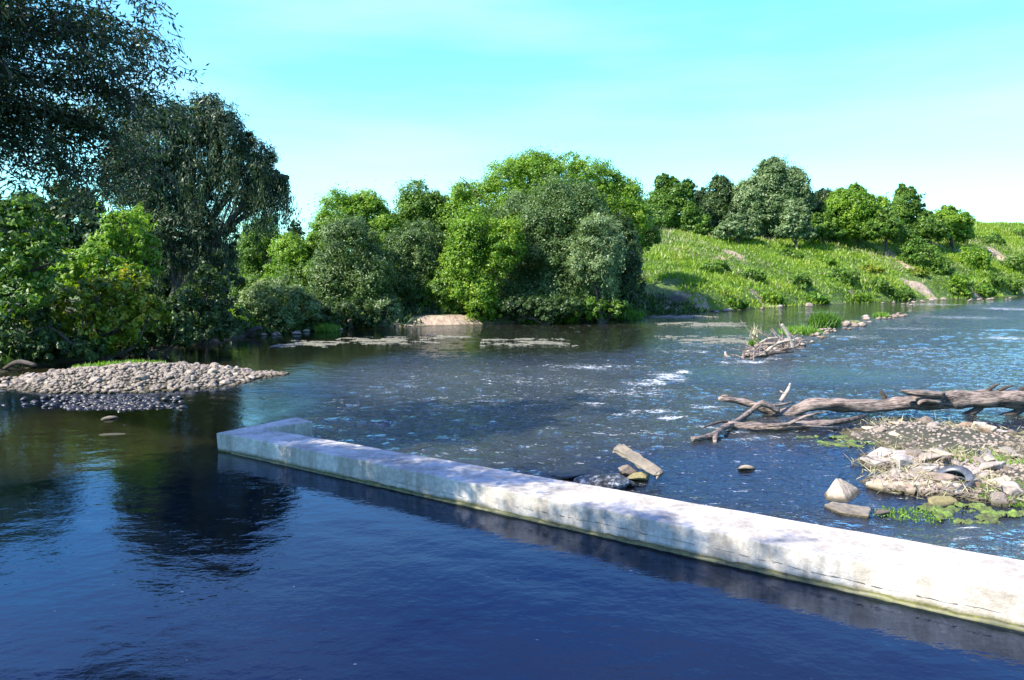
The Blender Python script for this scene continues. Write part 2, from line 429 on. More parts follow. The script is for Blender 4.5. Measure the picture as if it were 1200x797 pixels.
for a in [(795, 352, 40, 7), (760, 362, 30, 6), (250, 398, 120, 6), (100, 420, 120, 8)]: patch(mud, *a)
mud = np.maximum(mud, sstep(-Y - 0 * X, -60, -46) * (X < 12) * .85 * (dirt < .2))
terr = mesh_np("ground", np.stack([X, Y, Z], -1).reshape(-1, 3), grid_faces(len(xs), len(ys)), M['terrain'], None,
               {"dirt": ('POINT', dirt.ravel()), "mud": ('POINT', mud.ravel())}, True)
tag(terr, "river banks, river bed and grassy hillside", None, None, "structure")

# ------------------------------------------------------------------ water surface
xs = spaced(-45, 430, .085, -13, 14, 1.022); ys = spaced(-12, 175, .075, 5.5, 30, 1.018)
X, Y = np.meshgrid(xs, ys)
f0 = W(272, 530); f1_ = W(1200, 738)
slope = (f1_[1] - f0[1]) / (f1_[0] - f0[0])
front = Y - (f0[1] + slope * (X - f0[0]))          # >0 beyond the beam
past = np.maximum(sstep(front, .5, 1.6) * sstep(X, f0[0] - .8, f0[0] + 1.2), sstep(Y, 17, 23) * sstep(X, -9, -3))
chop = .0 + 1.0 * past
chop *= 1 - .80 * sstep(Y + 1.5 * fbm(X * .3, Y * .15, 2, 8), 26, 34) * (1 - sstep(X - 1 - (Y - 28) * .95, -3, 3))   # quiet back water before the grove
chop = np.where(X < -3, chop * (1 - .6 * sstep(-X, 3, 8)), chop)
lee = ell(X, Y, W(930, 560)[0], W(930, 560)[1], 3.5, 2.2)
chop *= .30 + .70 * sstep(lee, .6, 1.4)
green = ell(X, Y, W(930, 440)[0], W(930, 440)[1], 5.5, 3.2)
chop *= .35 + .65 * sstep(green, .5, 1.2)
foam = -.14 + .14 * past
def fpatch(px, py, rx, ry, amt):
    global foam
    p = W(px, py); D = p[1]; dy = max(.15, D - W(px, py + ry)[1])
    e = ell(X, Y, p[0], p[1], rx / F * D, dy)
    foam = np.maximum(foam, (amt * .60 + .045) * (1 - sstep(e, .0, 1.35)) - .14 * sstep(e, .0, 1.35))
for a in [(783, 441, 38, 10, .40), (765, 447, 34, 6, .36), (755, 450, 50, 6, .36), (800, 436, 18, 4, .42), (690, 431, 60, 4, .30), (745, 463, 55, 4, .30), (695, 474, 26, 4, .36), (765, 482, 55, 4, .34),
          (785, 489, 30, 4, .36), (735, 486, 40, 5, .26), (730, 459, 120, 10, .20), (700, 430, 130, 7, .18), (620, 445, 140, 16, .08),
          (730, 508, 90, 12, .12), (560, 470, 190, 30, .04), (830, 478, 40, 8, .25), (830, 500, 30, 6, .25), (880, 424, 36, 4, .42), (905, 420, 20, 3, .3), (852, 425, 20, 4, .34), (800, 412, 60, 4, .22),
          (865, 505, 40, 5, .24), (900, 512, 50, 5, .22), (985, 507, 40, 4, .2), (820, 405, 60, 8, .12),
          (1180, 397, 45, 4, .34), (1130, 372, 90, 5, .22), (1180, 362, 50, 4, .32), (1060, 385, 100, 4, .18), (1000, 395, 80, 5, .18), (1050, 410, 150, 10, .12), (1100, 357, 90, 3, .2), (960, 366, 60, 2, .2),
          (725, 570, 20, 8, .30), (830, 592, 60, 6, .05), (1130, 620, 60, 3, .16)]:
    fpatch(*a)
z = np.zeros_like(X)
A = chop
z += A * .046 * fbm(X * .9, Y * 1.25, 2, 11) * 1.0
z += A * .036 * fbm(X * 2.4, Y * 3.2, 2, 12)
z += A * .014 * fbm(X * 5.1, Y * 6.4, 2, 13) * (Y < 60)
z += .0011 * np.sin((X * .62 + Y * .9) * 7 + 2.2 * fbm(X * .5, Y * .5, 2, 3)) * (1 - .5 * A)
z += .0030 * fbm(X * 1.6 + .5 * Y, Y * 2.6 - .5 * X, 2, 15)
z += np.maximum(foam, 0) * (.10 * np.abs(fbm(X * 2.8, Y * 4.2, 3, 14)) + .02)
# a small ledge drop behind the big riffle
z = np.clip(z, -.08, .14)
deep = np.clip(.62 + .25 * fbm(X * .15, Y * .2, 2, 21), 0, 1)
sh = ell(X, Y, W(240, 505)[0] - .5, W(240, 505)[1] + .8, 4.6, 4.2)
deep = deep * (.12 + .88 * sstep(sh, .6, 1.4))
rs = np.min([ell(X, Y, r_[0], r_[1], r_[2] * 1.5, r_[3] * 1.5, r_[4]) for r_ in RUB], axis=0)
deep = deep * (.15 + .85 * sstep(rs, .6, 1.2))
deep = deep * (.35 + .65 * (1 - sstep(Y, 24, 34) * (1 - sstep(X, 2, 12))))
poolf = 1 - sstep(front, -.2, .8)
far_l = sstep(Y - .9 * (-X), 10, 16) * 0
poolz = np.clip(poolf * sstep(-np.maximum(Y - 17, 0), -4, 0), 0, 1)
silt = np.maximum(sstep(Y, 20, 27), 1 - sstep(sh, .7, 1.3))
refl_tint = np.maximum(chop * (.15 + .85 * sstep(lee, .8, 1.9)), silt)
deep = deep * (1 - poolz) + poolz * np.minimum(deep + .35, .95)
wat = mesh_np("river_water", np.stack([X, Y, z], -1).reshape(-1, 3), grid_faces(len(xs), len(ys)), M['water'], None,
              {"foam": ('POINT', foam.ravel()), "chop": ('POINT', chop.ravel()), "deep": ('POINT', deep.ravel()), "silt": ('POINT', silt.ravel()), "reflection_tint": ('POINT', refl_tint.ravel())}, True)
tag(wat, "river water with small rapids", None, None, "structure")

# ------------------------------------------------------------------ generic shapes
def tube(points, radii, seg=10, rough=.08, steps=4, seed=0, cap=True, freq=1.2):
    P = np.array(points, float); Rr = np.array(radii, float)
    n = len(P); out = []; rad = []
    for i in range(n - 1):
        p0, p1, p2, p3 = P[max(i - 1, 0)], P[i], P[i + 1], P[min(i + 2, n - 1)]
        for k in range(steps):
            u = k / steps
            out.append(.5 * ((2 * p1) + (-p0 + p2) * u + (2 * p0 - 5 * p1 + 4 * p2 - p3) * u * u + (-p0 + 3 * p1 - 3 * p2 + p3) * u ** 3))
            rad.append(Rr[i] * (1 - u) + Rr[i + 1] * u)
    out.append(P[-1]); rad.append(Rr[-1])
    out = np.array(out); rad = np.array(rad)
    tan = np.gradient(out, axis=0); tan /= np.linalg.norm(tan, axis=1)[:, None] + 1e-9
    up = np.array([0, 0, 1.0]) if abs(tan[0][2]) < .9 else np.array([1.0, 0, 0])
    V = []; rg = np.random.default_rng(seed); ph = rg.random(8) * 6.28
    ang = np.linspace(0, 2 * np.pi, seg, endpoint=False)
    length = 0
    for i in range(len(out)):
        tv = tan[i]; s_ = np.cross(up, tv); s_ /= np.linalg.norm(s_) + 1e-9; u = np.cross(tv, s_); up = u
        if i: length += np.linalg.norm(out[i] - out[i - 1])
        k = 1 + rough * (np.sin(ang * 3 + ph[0] + length * freq) + .7 * np.sin(ang * 5 + ph[1] - length * 2 * freq) + .6 * math.sin(length * 3 * freq + ph[2])) + rough * .8 * (rg.random(seg) - .5)
        V.append(out[i] + rad[i] * k[:, None] * (np.cos(ang)[:, None] * s_ + np.sin(ang)[:, None] * u))
    V = np.concatenate(V); m_ = len(out)
    Fq = []
    for i in range(m_ - 1):
        for j in range(seg):
            a = i * seg + j; b_ = i * seg + (j + 1) % seg
            Fq.append((a, b_, b_ + seg, a + seg))
    nv = len(V); V = np.vstack([V, out[0] , out[-1]])
    for j in range(seg):      # end caps as degenerate quads avoided: use triangles doubled into quads
        Fq.append((nv, (j + 1) % seg, j, j)); Fq.append((nv + 1, (m_ - 1) * seg + j, (m_ - 1) * seg + (j + 1) % seg, (m_ - 1) * seg + (j + 1) % seg))
    return V, Fq
class MB:
    def __init__(s): s.v = []; s.f = []; s.n = 0
    def add(s, vf):
        V, Fq = vf
        for q in Fq:
            q2 = []
            for i in q:
                if i + s.n not in q2: q2.append(int(i) + s.n)
            s.f.append(q2)
        s.v.append(np.asarray(V)); s.n += len(V); return s
    def build(s, name, mat, parent=None, origin=None, smooth=True):
        V = np.concatenate(s.v)
        if origin is not None: V = V - np.asarray(origin)
        return mesh_np(name, V, s.f, mat, parent, None, smooth)

def unit(v): return v / (np.linalg.norm(v, axis=-1, keepdims=True) + 1e-9)
def leaf_geo(P, nrm, axis, length, width):
    """pointed quads centred at P, long side along axis (made perpendicular to nrm)"""
    nrm = unit(nrm); ax = unit(axis - (axis * nrm).sum(-1, keepdims=True) * nrm); bx = np.cross(nrm, ax)
    l = np.asarray(length).reshape(-1, 1) / 2; w_ = np.asarray(width).reshape(-1, 1) / 2
    V = np.stack([P - ax * l, P + bx * w_ - ax * l * .15, P + ax * l, P - bx * w_ - ax * l * .15], 1).reshape(-1, 3)
    Fq = np.arange(len(P) * 4).reshape(-1, 4)
    return V, Fq

def crown_points(lobes0, clump_r, dens, per, rg, flat=.0, top_bias=.25):
    """lobes: list of (centre(3), radii(3)). returns leaf points, normals, tints"""
    lobes = []
    for c, r in lobes0:
        lobes.append((c, r * .72))
        nch = 15
        for i in range(nch):
            d = unit(rg.normal(size=3) + np.array([0, -.25, .25])); f_ = .20 + .36 * rg.random() ** 1.2
            lobes.append((c + d * r * (1.04 - f_ * (.75 + .3 * rg.random())), r * f_ * np.array([1, 1, .9 + .6 * rg.random()])))
    Cn = np.array([l[0] for l in lobes]); Rd = np.array([l[1] for l in lobes])
    Ps, Ns, Ts = [], [], []
    for c, r in zip(Cn, Rd):
        area = 4 * math.pi * ((r[0] * r[1] + r[1] * r[2] + r[0] * r[2]) / 3)
        n = max(4, int(area * dens * .80))
        d = unit(rg.normal(size=(n, 3))); d[:, 2] = np.where((d[:, 2] < -.3) & (rg.random(n) < top_bias), -d[:, 2], d[:, 2])
        tt = np.where(rg.random(n) < .85, .78 + .30 * rg.random(n), .5 + .4 * rg.random(n))
        tt *= 1 + .10 * np.sin(d[:, 0] * 7 + c[0]) * np.sin(d[:, 2] * 8 + c[1]) + .08 * rg.normal(size=n)
        cp = c + d * tt[:, None] * r
        # drop clumps deep inside another lobe
        keep = np.ones(n, bool)
        for c2, r2 in zip(Cn, Rd):
            if c2 is c: continue
            e = np.sqrt((((cp - c2) / r2) ** 2).sum(1)); keep &= ~((e < .55))
        cp = cp[keep]; d = d[keep]; n = len(cp)
        if n == 0: continue
        cr = np.minimum(clump_r, float(r.min()) * .55) * (.5 + .8 * rg.random(n)); tc_ = .10 * rg.normal()
        k = per
        g_ = rg.normal(size=(n, k, 3)); g_ = unit(g_) * (rg.random((n, k, 1)) ** .45)
        P = cp[:, None, :] + g_ * cr[:, None, None] * np.array([1.15, 1.15, .9])
        far_ = rg.random((n, k, 1)) < .10; P = P + far_ * (d[:, None, :] * .4 + g_ * .3 + np.array([0, 0, .35])) * cr[:, None, None] * 1.6 * rg.random((n, k, 1))
        nr = unit(d[:, None, :] * .55 + g_ * .9 + rg.normal(size=(n, k, 3)) * .45 + np.array([0, 0, .35]))
        ti = np.clip(.5 + tc_ + .12 * rg.normal(size=(n, 1)) + .16 * rg.normal(size=(n, k)), 0, 1)
        Ps.append(P.reshape(-1, 3)); Ns.append(nr.reshape(-1, 3)); Ts.append(ti.ravel())
    return np.concatenate(Ps), np.concatenate(Ns), np.concatenate(Ts)

def px_lobes(lobes, D):
    out = []
    for l in lobes:
        px, py, rx, ry = l[:4]; dd = l[4] if len(l) > 4 else 0
        c = WD(px, py, D + dd); k = (D + dd) / F
        out.append((c, np.array([rx * k, (rx * .55 + ry * .45) * k, ry * k])))
    return out

def tree(name, label, cat, mat, D, lobes, base, leaf=(.22, .10), clump=.5, dens=3.3, per=64, seed=1, group=None, droop=0, trunk_r=.22, strands=None, crown_name='crown'):
    rg = np.random.default_rng(seed)
    Lb = px_lobes(lobes, D)
    bx = WD(base, 380, D)[0]; gz = hz(bx, D)
    root = empty(name, (bx, D, gz - .05), label, cat, group)
    o = np.array([bx, D, gz - .05])
    P, Nn, T = crown_points(Lb, clump, dens, per, rg)
    keep = P[:, 2] > height(P[:, 0], P[:, 1]) + .05
    keep &= P[:, 2] > .12
    P, Nn, T = P[keep], Nn[keep], T[keep]
    ax = rg.normal(size=P.shape) + np.array([0, 0, -droop])
    sz = .65 + .7 * rg.random(len(P))
    V, Fq = leaf_geo(P, Nn, ax, leaf[0] * sz, leaf[1] * sz)
    tints = T
    if strands:
        nS, ln = strands
        topc = rg.integers(0, len(Lb), nS); SV = []; SN = []; ST = []
        for j in range(nS):
            c, r = Lb[topc[j]]; a = rg.random() * 6.283; q = .5 + .55 * rg.random()
            st_ = c + np.array([math.cos(a) * r[0] * q, math.sin(a) * r[1] * q, r[2] * (.3 - .6 * rg.random())])
            l_ = ln * (.35 + .9 * rg.random()); k = int(l_ * 26)
            u = np.sort(rg.random(k)); sw = rg.normal(size=2) * .25
            pts = st_ + np.stack([sw[0] * u, sw[1] * u, -l_ * u], 1) + rg.normal(size=(k, 3)) * np.array([.09, .09, .05])
            SV.append(pts); ST.append(np.clip(.45 + .2 * rg.normal() + .12 * rg.normal(size=k), 0, 1))
        SP = np.concatenate(SV); ST = np.concatenate(ST)
        kk = SP[:, 2] > np.maximum(height(SP[:, 0], SP[:, 1]), 0) + .25
        SP = SP[kk]; ST = ST[kk]
        nn_ = rg.normal(size=SP.shape); nn_[:, 2] *= .3
        V2, F2 = leaf_geo(SP, nn_, np.array([[0, 0, -1.0]]) + rg.normal(size=SP.shape) * .35, leaf[0] * (.7 + .6 * rg.random(len(SP))), leaf[1] * .8)
        F2 = F2 + len(V); V = np.vstack([V, V2]); Fq = np.vstack([Fq, F2]); tints = np.concatenate([tints, ST])
    mesh_np(crown_name, V - o, Fq, mat, root, {"tint": ('FACE', tints)})
    mb = MB()
    cen = np.mean([l[0] for l in Lb], axis=0)
    mid = o * .45 + cen * .55 + np.array([.2, .1, 0]); mid[2] = max(mid[2], o[2] + .5)
    mb.add(tube([o, o * .7 + mid * .3 + rg.normal(size=3) * .08, mid], [trunk_r, trunk_r * .85, trunk_r * .6], 9, .06, 4, seed))
    for i, (c, r) in enumerate(Lb):
        s_ = o * .6 + mid * .4 if i % 2 else mid
        m2 = (s_ + c) / 2 + rg.normal(size=3) * .25
        mb.add(tube([s_, m2, c, c + rg.normal(size=3) * r * .4], [trunk_r * .45, trunk_r * .32, trunk_r * .2, .02], 6, .05, 3, seed + i))
        for _ in range(3):
            e = c + unit(rg.normal(size=3)) * r * .8
            mb.add(tube([m2, (m2 + e) / 2 + rg.normal(size=3) * .2, e], [trunk_r * .2, trunk_r * .12, .015], 5, .05, 3, seed + i))
    mb.build('trunk' if name.endswith('tree') or 'willow' in name else 'stem', M['bark'], root, o)
    return root

# ------------------------------------------------------------------ the far grove
G = "trees and bushes of the grove on the far bank"
TR = [
 ("leafy_tree", "slim mid-green tree just right of the weeping willow, sky above it", 'green', 60, [(305, 290, 24, 30), (298, 330, 26, 26), (318, 268, 10, 14)], 305, {}),
 ("leafy_tree", "narrow pointed tree poking up behind the bright green tree", 'dark', 68, [(345, 282, 12, 16), (347, 268, 6, 9), (352, 300, 18, 16)], 346, {}),
 ("leafy_tree", "small bright yellow-green tree left of the tall grey-green willow", 'bright', 56, [(343, 300, 24, 22), (335, 325, 24, 22), (358, 318, 20, 28)], 345, {}),
 ("leafy_tree", "tall fresh green tree rising behind the left grey-green willow", 'green', 56, [(400, 255, 34, 26), (430, 245, 26, 20), (385, 275, 22, 24), (445, 270, 24, 26)], 415, dict(mat2='bright')),
 ("willow_tree", "rounded grey-green willow above the dark gap, left of the grove", 'sage', 49, [(412, 290, 40, 32), (425, 325, 38, 36), (398, 335, 34, 34), (430, 355, 30, 24), (385, 362, 28, 18)], 412, {}),
 ("willow_bush", "low silvery bush at the water's edge, leftmost of the far bank", 'silver', 43.5, [(322, 352, 36, 24), (300, 360, 24, 20), (348, 360, 24, 22), (330, 374, 38, 10)], 322, {}),
 ("leafy_tree", "airy tree with a ragged top between the left willows and the dome-shaped tree", 'green', 60, [(490, 240, 26, 24), (515, 248, 24, 20), (478, 258, 20, 20), (500, 270, 36, 24)], 492, {}),
 ("willow_tree", "dark round willow in the middle of the far bank, left of the sandy spit", 'sage', 52, [(488, 295, 36, 30), (500, 325, 32, 34), (478, 330, 34, 28), (505, 355, 28, 22), (470, 350, 22, 18)], 490, {}),
 ("willow_bush", "small round pale bush hanging over the left end of the sandy spit", 'silver', 48, [(448, 362, 22, 17), (432, 370, 18, 10), (465, 372, 14, 9)], 448, {}),
 ("leafy_tree", "largest dome-shaped bright green tree topping the far grove", 'bright', 60,
    [(620, 215, 52, 30), (670, 213, 48, 30), (570, 235, 46, 30), (715, 235, 36, 30), (640, 250, 80, 40), (545, 262, 30, 30), (735, 262, 26, 30), (690, 270, 50, 40)], 640, dict(trunk_r=.4, dens=2.6)),
 ("leafy_tree", "tall fresh green column of foliage reaching down to the water beside the spit", 'green', 50, [(562, 275, 30, 30), (550, 310, 28, 34), (556, 345, 26, 30), (588, 290, 24, 34), (572, 365, 22, 14)], 560, dict(mat2='bright')),
 ("willow_tree", "big silvery willow in the centre of the far grove", 'sage', 53, [(640, 250, 46, 32), (680, 245, 34, 26), (625, 290, 40, 40), (668, 300, 44, 44), (650, 340, 50, 36), (610, 345, 30, 28), (690, 345, 32, 26)], 650, dict(trunk_r=.35)),
 ("willow_tree", "pale drooping willow at the right front of the far grove", 'silver', 50, [(700, 280, 28, 26), (692, 306, 26, 26), (712, 300, 20, 26), (704, 322, 20, 16)], 702, dict(strands=(70, 1.8))),
 ("leafy_tree", "dark green tree forming the shaded right edge of the grove above the meadow", 'dark', 57, [(726, 300, 26, 38), (716, 335, 28, 34), (734, 328, 20, 28), (722, 275, 24, 24)], 724, {}),
 ("leafy_tree", "spreading yellow-green tree behind the right shoulder of the grove", 'bright', 66, [(745, 260, 22, 22), (730, 240, 24, 22), (757, 278, 16, 20)], 745, dict(mat2='green')),
 ("leafy_bush", "low shaded bush under the big silvery willow at the water", 'dark', 49.5, [(640, 362, 26, 14), (610, 362, 24, 15), (668, 360, 22, 12)], 640, {}),
]
TR += [
 ("leafy_bush", "dark low bush at the waterline right of the leftmost silvery bush", 'dark', 45, [(365, 368, 26, 16), (385, 372, 20, 12), (345, 376, 20, 9)], 366, {}),
 ("leafy_bush", "fresh green bush in the gap under the bright small tree", 'green', 50, [(345, 345, 30, 24), (368, 335, 24, 28), (300, 345, 26, 22)], 346, {}),
 ("leafy_bush", "shaded bush at the waterline under the rounded grey-green willow", 'dark', 46.5, [(412, 366, 26, 15), (395, 376, 20, 9), (430, 376, 16, 8)], 412, {}),
 ("leafy_bush", "vivid green bush hanging over the water right of the weeping willow", 'bright', 42, [(283, 372, 18, 14), (276, 384, 16, 8), (292, 382, 14, 7)], 284, {}),
 ("leafy_bush", "shaded green bush behind the round dark willow and the spit", 'green', 51, [(520, 345, 24, 26), (530, 362, 20, 14), (505, 365, 20, 12)], 520, {}),
 ("leafy_tree", "dark background tree seen low in the gap beside the weeping willow", 'dark', 66, [(290, 310, 34, 30), (322, 315, 34, 24), (270, 320, 30, 34), (355, 330, 30, 26)], 300, {}),
 ("leafy_bush", "shaded bush at the foot of the grove's right edge", 'dark', 54, [(730, 352, 22, 12), (708, 356, 24, 13)], 726, {}),
 ("leafy_bush", "green bush filling the foot of the grove behind the lush grass clump", 'green', 50, [(690, 362, 24, 12), (722, 360, 18, 10)], 702, {}),
]
TR += [
 ("leafy_tree", "dark tree making the backdrop behind the rounded grey-green willow", 'dark', 60, [(410, 300, 50, 40), (385, 335, 50, 40), (440, 340, 40, 40), (455, 290, 30, 34)], 415, dict(dens=2.2)),
 ("leafy_tree", "dark tree making the backdrop left of the tall green column of foliage", 'dark', 62, [(500, 290, 46, 40), (520, 330, 46, 44), (480, 335, 40, 40)], 505, dict(dens=2.2)),
 ("leafy_tree", "dark tree making the backdrop inside the dome-shaped tree", 'dark', 58, [(600, 300, 50, 50), (650, 290, 60, 50), (700, 310, 46, 46), (650, 345, 70, 30)], 645, dict(dens=2.2)),
]
EXTRA = {}
k = 0
for nm, lab, mt, D, lobes, base, kw in TR:
    kw = dict(kw); kw.pop('mat2', None) if False else None
    mm_ = kw.pop('mat2', None)
    k += 1
    tree(nm, lab, "tree" if nm.endswith('tree') else "bush", M[mm_ or mt] if mm_ else M[mt], D, lobes, base, seed=100 + k, group=G,
         leaf=(.16, .065) if mt in ('silver', 'sage') else (.15, .085), **kw)

# the row on the crest of the hillside
G2 = "trees in a row along the crest of the hillside"
CR = [
 ("leafy_tree", "mid-green tree at the left end of the crest row, touching the grove", 'green', 98, [(785, 232, 20, 26), (775, 250, 24, 24), (798, 248, 20, 26), (803, 222, 11, 16), (776, 215, 10, 12)], 785),
 ("leafy_tree", "narrow grey-green tree between the left crest tree and the tall crest willow", 'dark', 102, [(842, 232, 17, 24), (838, 252, 20, 22), (848, 216, 12, 12), (856, 250, 16, 22)], 843),
 ("willow_tree", "tallest silvery willow on the crest", 'silver', 100, [(902, 214, 26, 28), (886, 232, 26, 26), (925, 220, 22, 24), (905, 245, 36, 26), (942, 232, 12, 20), (875, 255, 18, 18)], 903),
 ("willow_bush", "small round pale willow in front of the tallest crest willow", 'silver', 94, [(931, 252, 16, 15), (928, 262, 14, 12)], 930),
 ("leafy_tree", "dark green tree behind the small round pale willow", 'dark', 104, [(955, 250, 20, 26), (968, 240, 16, 22), (980, 258, 18, 18)], 960),
 ("leafy_tree", "broad bright green tree in the right half of the crest row", 'bright', 101, [(1000, 238, 26, 19), (985, 250, 22, 24), (1022, 245, 20, 20), (1010, 262, 30, 16), (985, 228, 12, 10)], 1003),
 ("leafy_tree", "small green tree second from the right end of the crest row", 'green', 106, [(1062, 238, 18, 17), (1050, 252, 18, 16), (1074, 250, 12, 16)], 1062),
 ("leafy_bush", "wide low bright bush at the right end of the crest row", 'bright', 108, [(1112, 258, 26, 13), (1095, 262, 20, 12), (1130, 258, 10, 12)], 1112),
 ("leafy_bush", "low green bush between the broad bright tree and the small crest tree", 'green', 98, [(1040, 262, 20, 12), (1028, 266, 16, 10)], 1036),
 ("leafy_bush", "pale low bush at the foot of the narrow crest tree", 'silver', 93, [(868, 264, 16, 9), (855, 266, 14, 9)], 862),
 ("leafy_tree", "shaded tree filling the gap between the first two crest trees", 'dark', 107, [(820, 245, 16, 20), (826, 258, 18, 14)], 820),
]
CR += [
 ("leafy_bush", "low shaded bush in the gap left of the tall crest willow", 'dark', 100, [(862, 255, 16, 16), (872, 262, 12, 10)], 864),
 ("leafy_bush", "green bush right of the small round pale crest willow", 'green', 97, [(962, 264, 18, 10)], 962),
 ("leafy_bush", "low green bush between the small crest tree and the wide low bush", 'green', 105, [(1086, 262, 16, 11)], 1086),
 ("leafy_bush", "low bush left of the narrow grey-green crest tree", 'green', 97, [(815, 262, 20, 12)], 815),
]
for i, (nm, lab, mt, D, lobes, base) in enumerate(CR):
    lobes = [(a_, b_ + 3, c_ * .98, d_ * .90) for a_, b_, c_, d_ in lobes] + [(base + 6 * math.sin(q * 2.4 + i), lobes[0][1] - lobes[0][3] * (.58 + .12 * q), 5, 7) for q in range(3)] + [(base, 269, 20, 9), (base - 16, 272, 13, 7), (base + 15, 274, 13, 7)]
    tree(nm, lab, "tree" if nm.endswith('tree') else "bush", M[mt], D, lobes, base, seed=200 + i, group=G2, leaf=(.27, .14), clump=.55, dens=2.3, per=52, trunk_r=.15)

# the left bank
G3 = "trees and bushes of the left bank"
LB = [
 ("weeping_willow", "huge dark weeping willow with drooping branches on the left bank", "tree", 'willow', 38,
    [(228, 145, 36, 30), (185, 165, 44, 40), (264, 160, 30, 30), (292, 190, 28, 26), (245, 215, 40, 28), (160, 215, 44, 44), (190, 225, 36, 34), (312, 202, 20, 18), (325, 212, 11, 12), (298, 225, 18, 16), (205, 275, 50, 36), (248, 280, 28, 34), (160, 285, 34, 30)], 195,
    dict(strands=(760, 2.0), leaf=(.20, .055), clump=.5, dens=3.0, per=60, trunk_r=.38, droop=1.5)),
 ("leafy_bush", "dark bush at the water under the right side of the weeping willow", "bush", 'dark', 36, [(242, 345, 32, 32), (225, 365, 32, 28), (262, 368, 24, 24), (245, 385, 38, 14), (215, 388, 26, 12)], 242, dict(dens=1.6)),
 ("leafy_tree", "light green young tree left of the weeping willow trunk", "tree", 'green', 33, [(152, 268, 30, 30), (142, 292, 32, 26), (168, 300, 24, 24)], 155, dict(mat2=1, dens=1.8)),
 ("leafy_bush", "bright green bush above the yellow-tipped bush", "bush", 'bright', 31, [(110, 310, 34, 22), (80, 322, 30, 22), (135, 318, 26, 18)], 112, dict(dens=1.8)),
 ("leafy_bush", "large bush with yellow and orange tips on the left bank", "bush", 'yellow', 29.3, [(150, 342, 32, 24), (110, 352, 42, 26), (70, 362, 34, 26), (165, 372, 28, 22), (130, 385, 46, 28), (60, 392, 40, 24)], 118, dict(dens=2.0)),
 ("leafy_tree", "shaded green tree at the left edge of the photo above the bank", "tree", 'green', 27, [(28, 270, 40, 34), (-5, 300, 44, 44), (45, 305, 32, 30), (20, 340, 44, 32), (-30, 250, 40, 40)], -70, dict(dens=2.0)),
 ("leafy_bush", "dark overhanging bush at the left edge of the photo by the water", "bush", 'dark', 28, [(18, 385, 46, 32), (-20, 400, 40, 34), (60, 406, 44, 18), (10, 418, 44, 16), (90, 408, 34, 14)], 8, dict(dens=2.0)),
 ("leafy_bush", "low dark bush on the shore between the yellow-tipped bush and the willow", "bush", 'dark', 31.5, [(180, 390, 34, 18), (150, 400, 38, 16), (200, 382, 22, 22), (215, 396, 24, 10), (120, 408, 34, 12)], 175, dict(dens=1.8)),
 ("leafy_tree", "dark tree filling the background behind the weeping willow's trunk", "tree", 'dark', 44, [(190, 330, 60, 46), (120, 300, 60, 50), (240, 320, 40, 40), (60, 280, 60, 60), (150, 360, 60, 34)], 160, dict(dens=1.9, leaf=(.26, .15))),
]
for i, (nm, lab, cat, mt, D, lobes, base, kw) in enumerate(LB):
    kw.pop('mat2', None)
    a = dict(leaf=(.17, .09), clump=.36, dens=1.6, per=48); a.update(kw)
    if nm == 'leafy_tree' and 'young' in lab: mt = 'bright'
    tree(nm, lab, cat, M[mt], D, lobes, base, seed=300 + i, group=G3, **a)

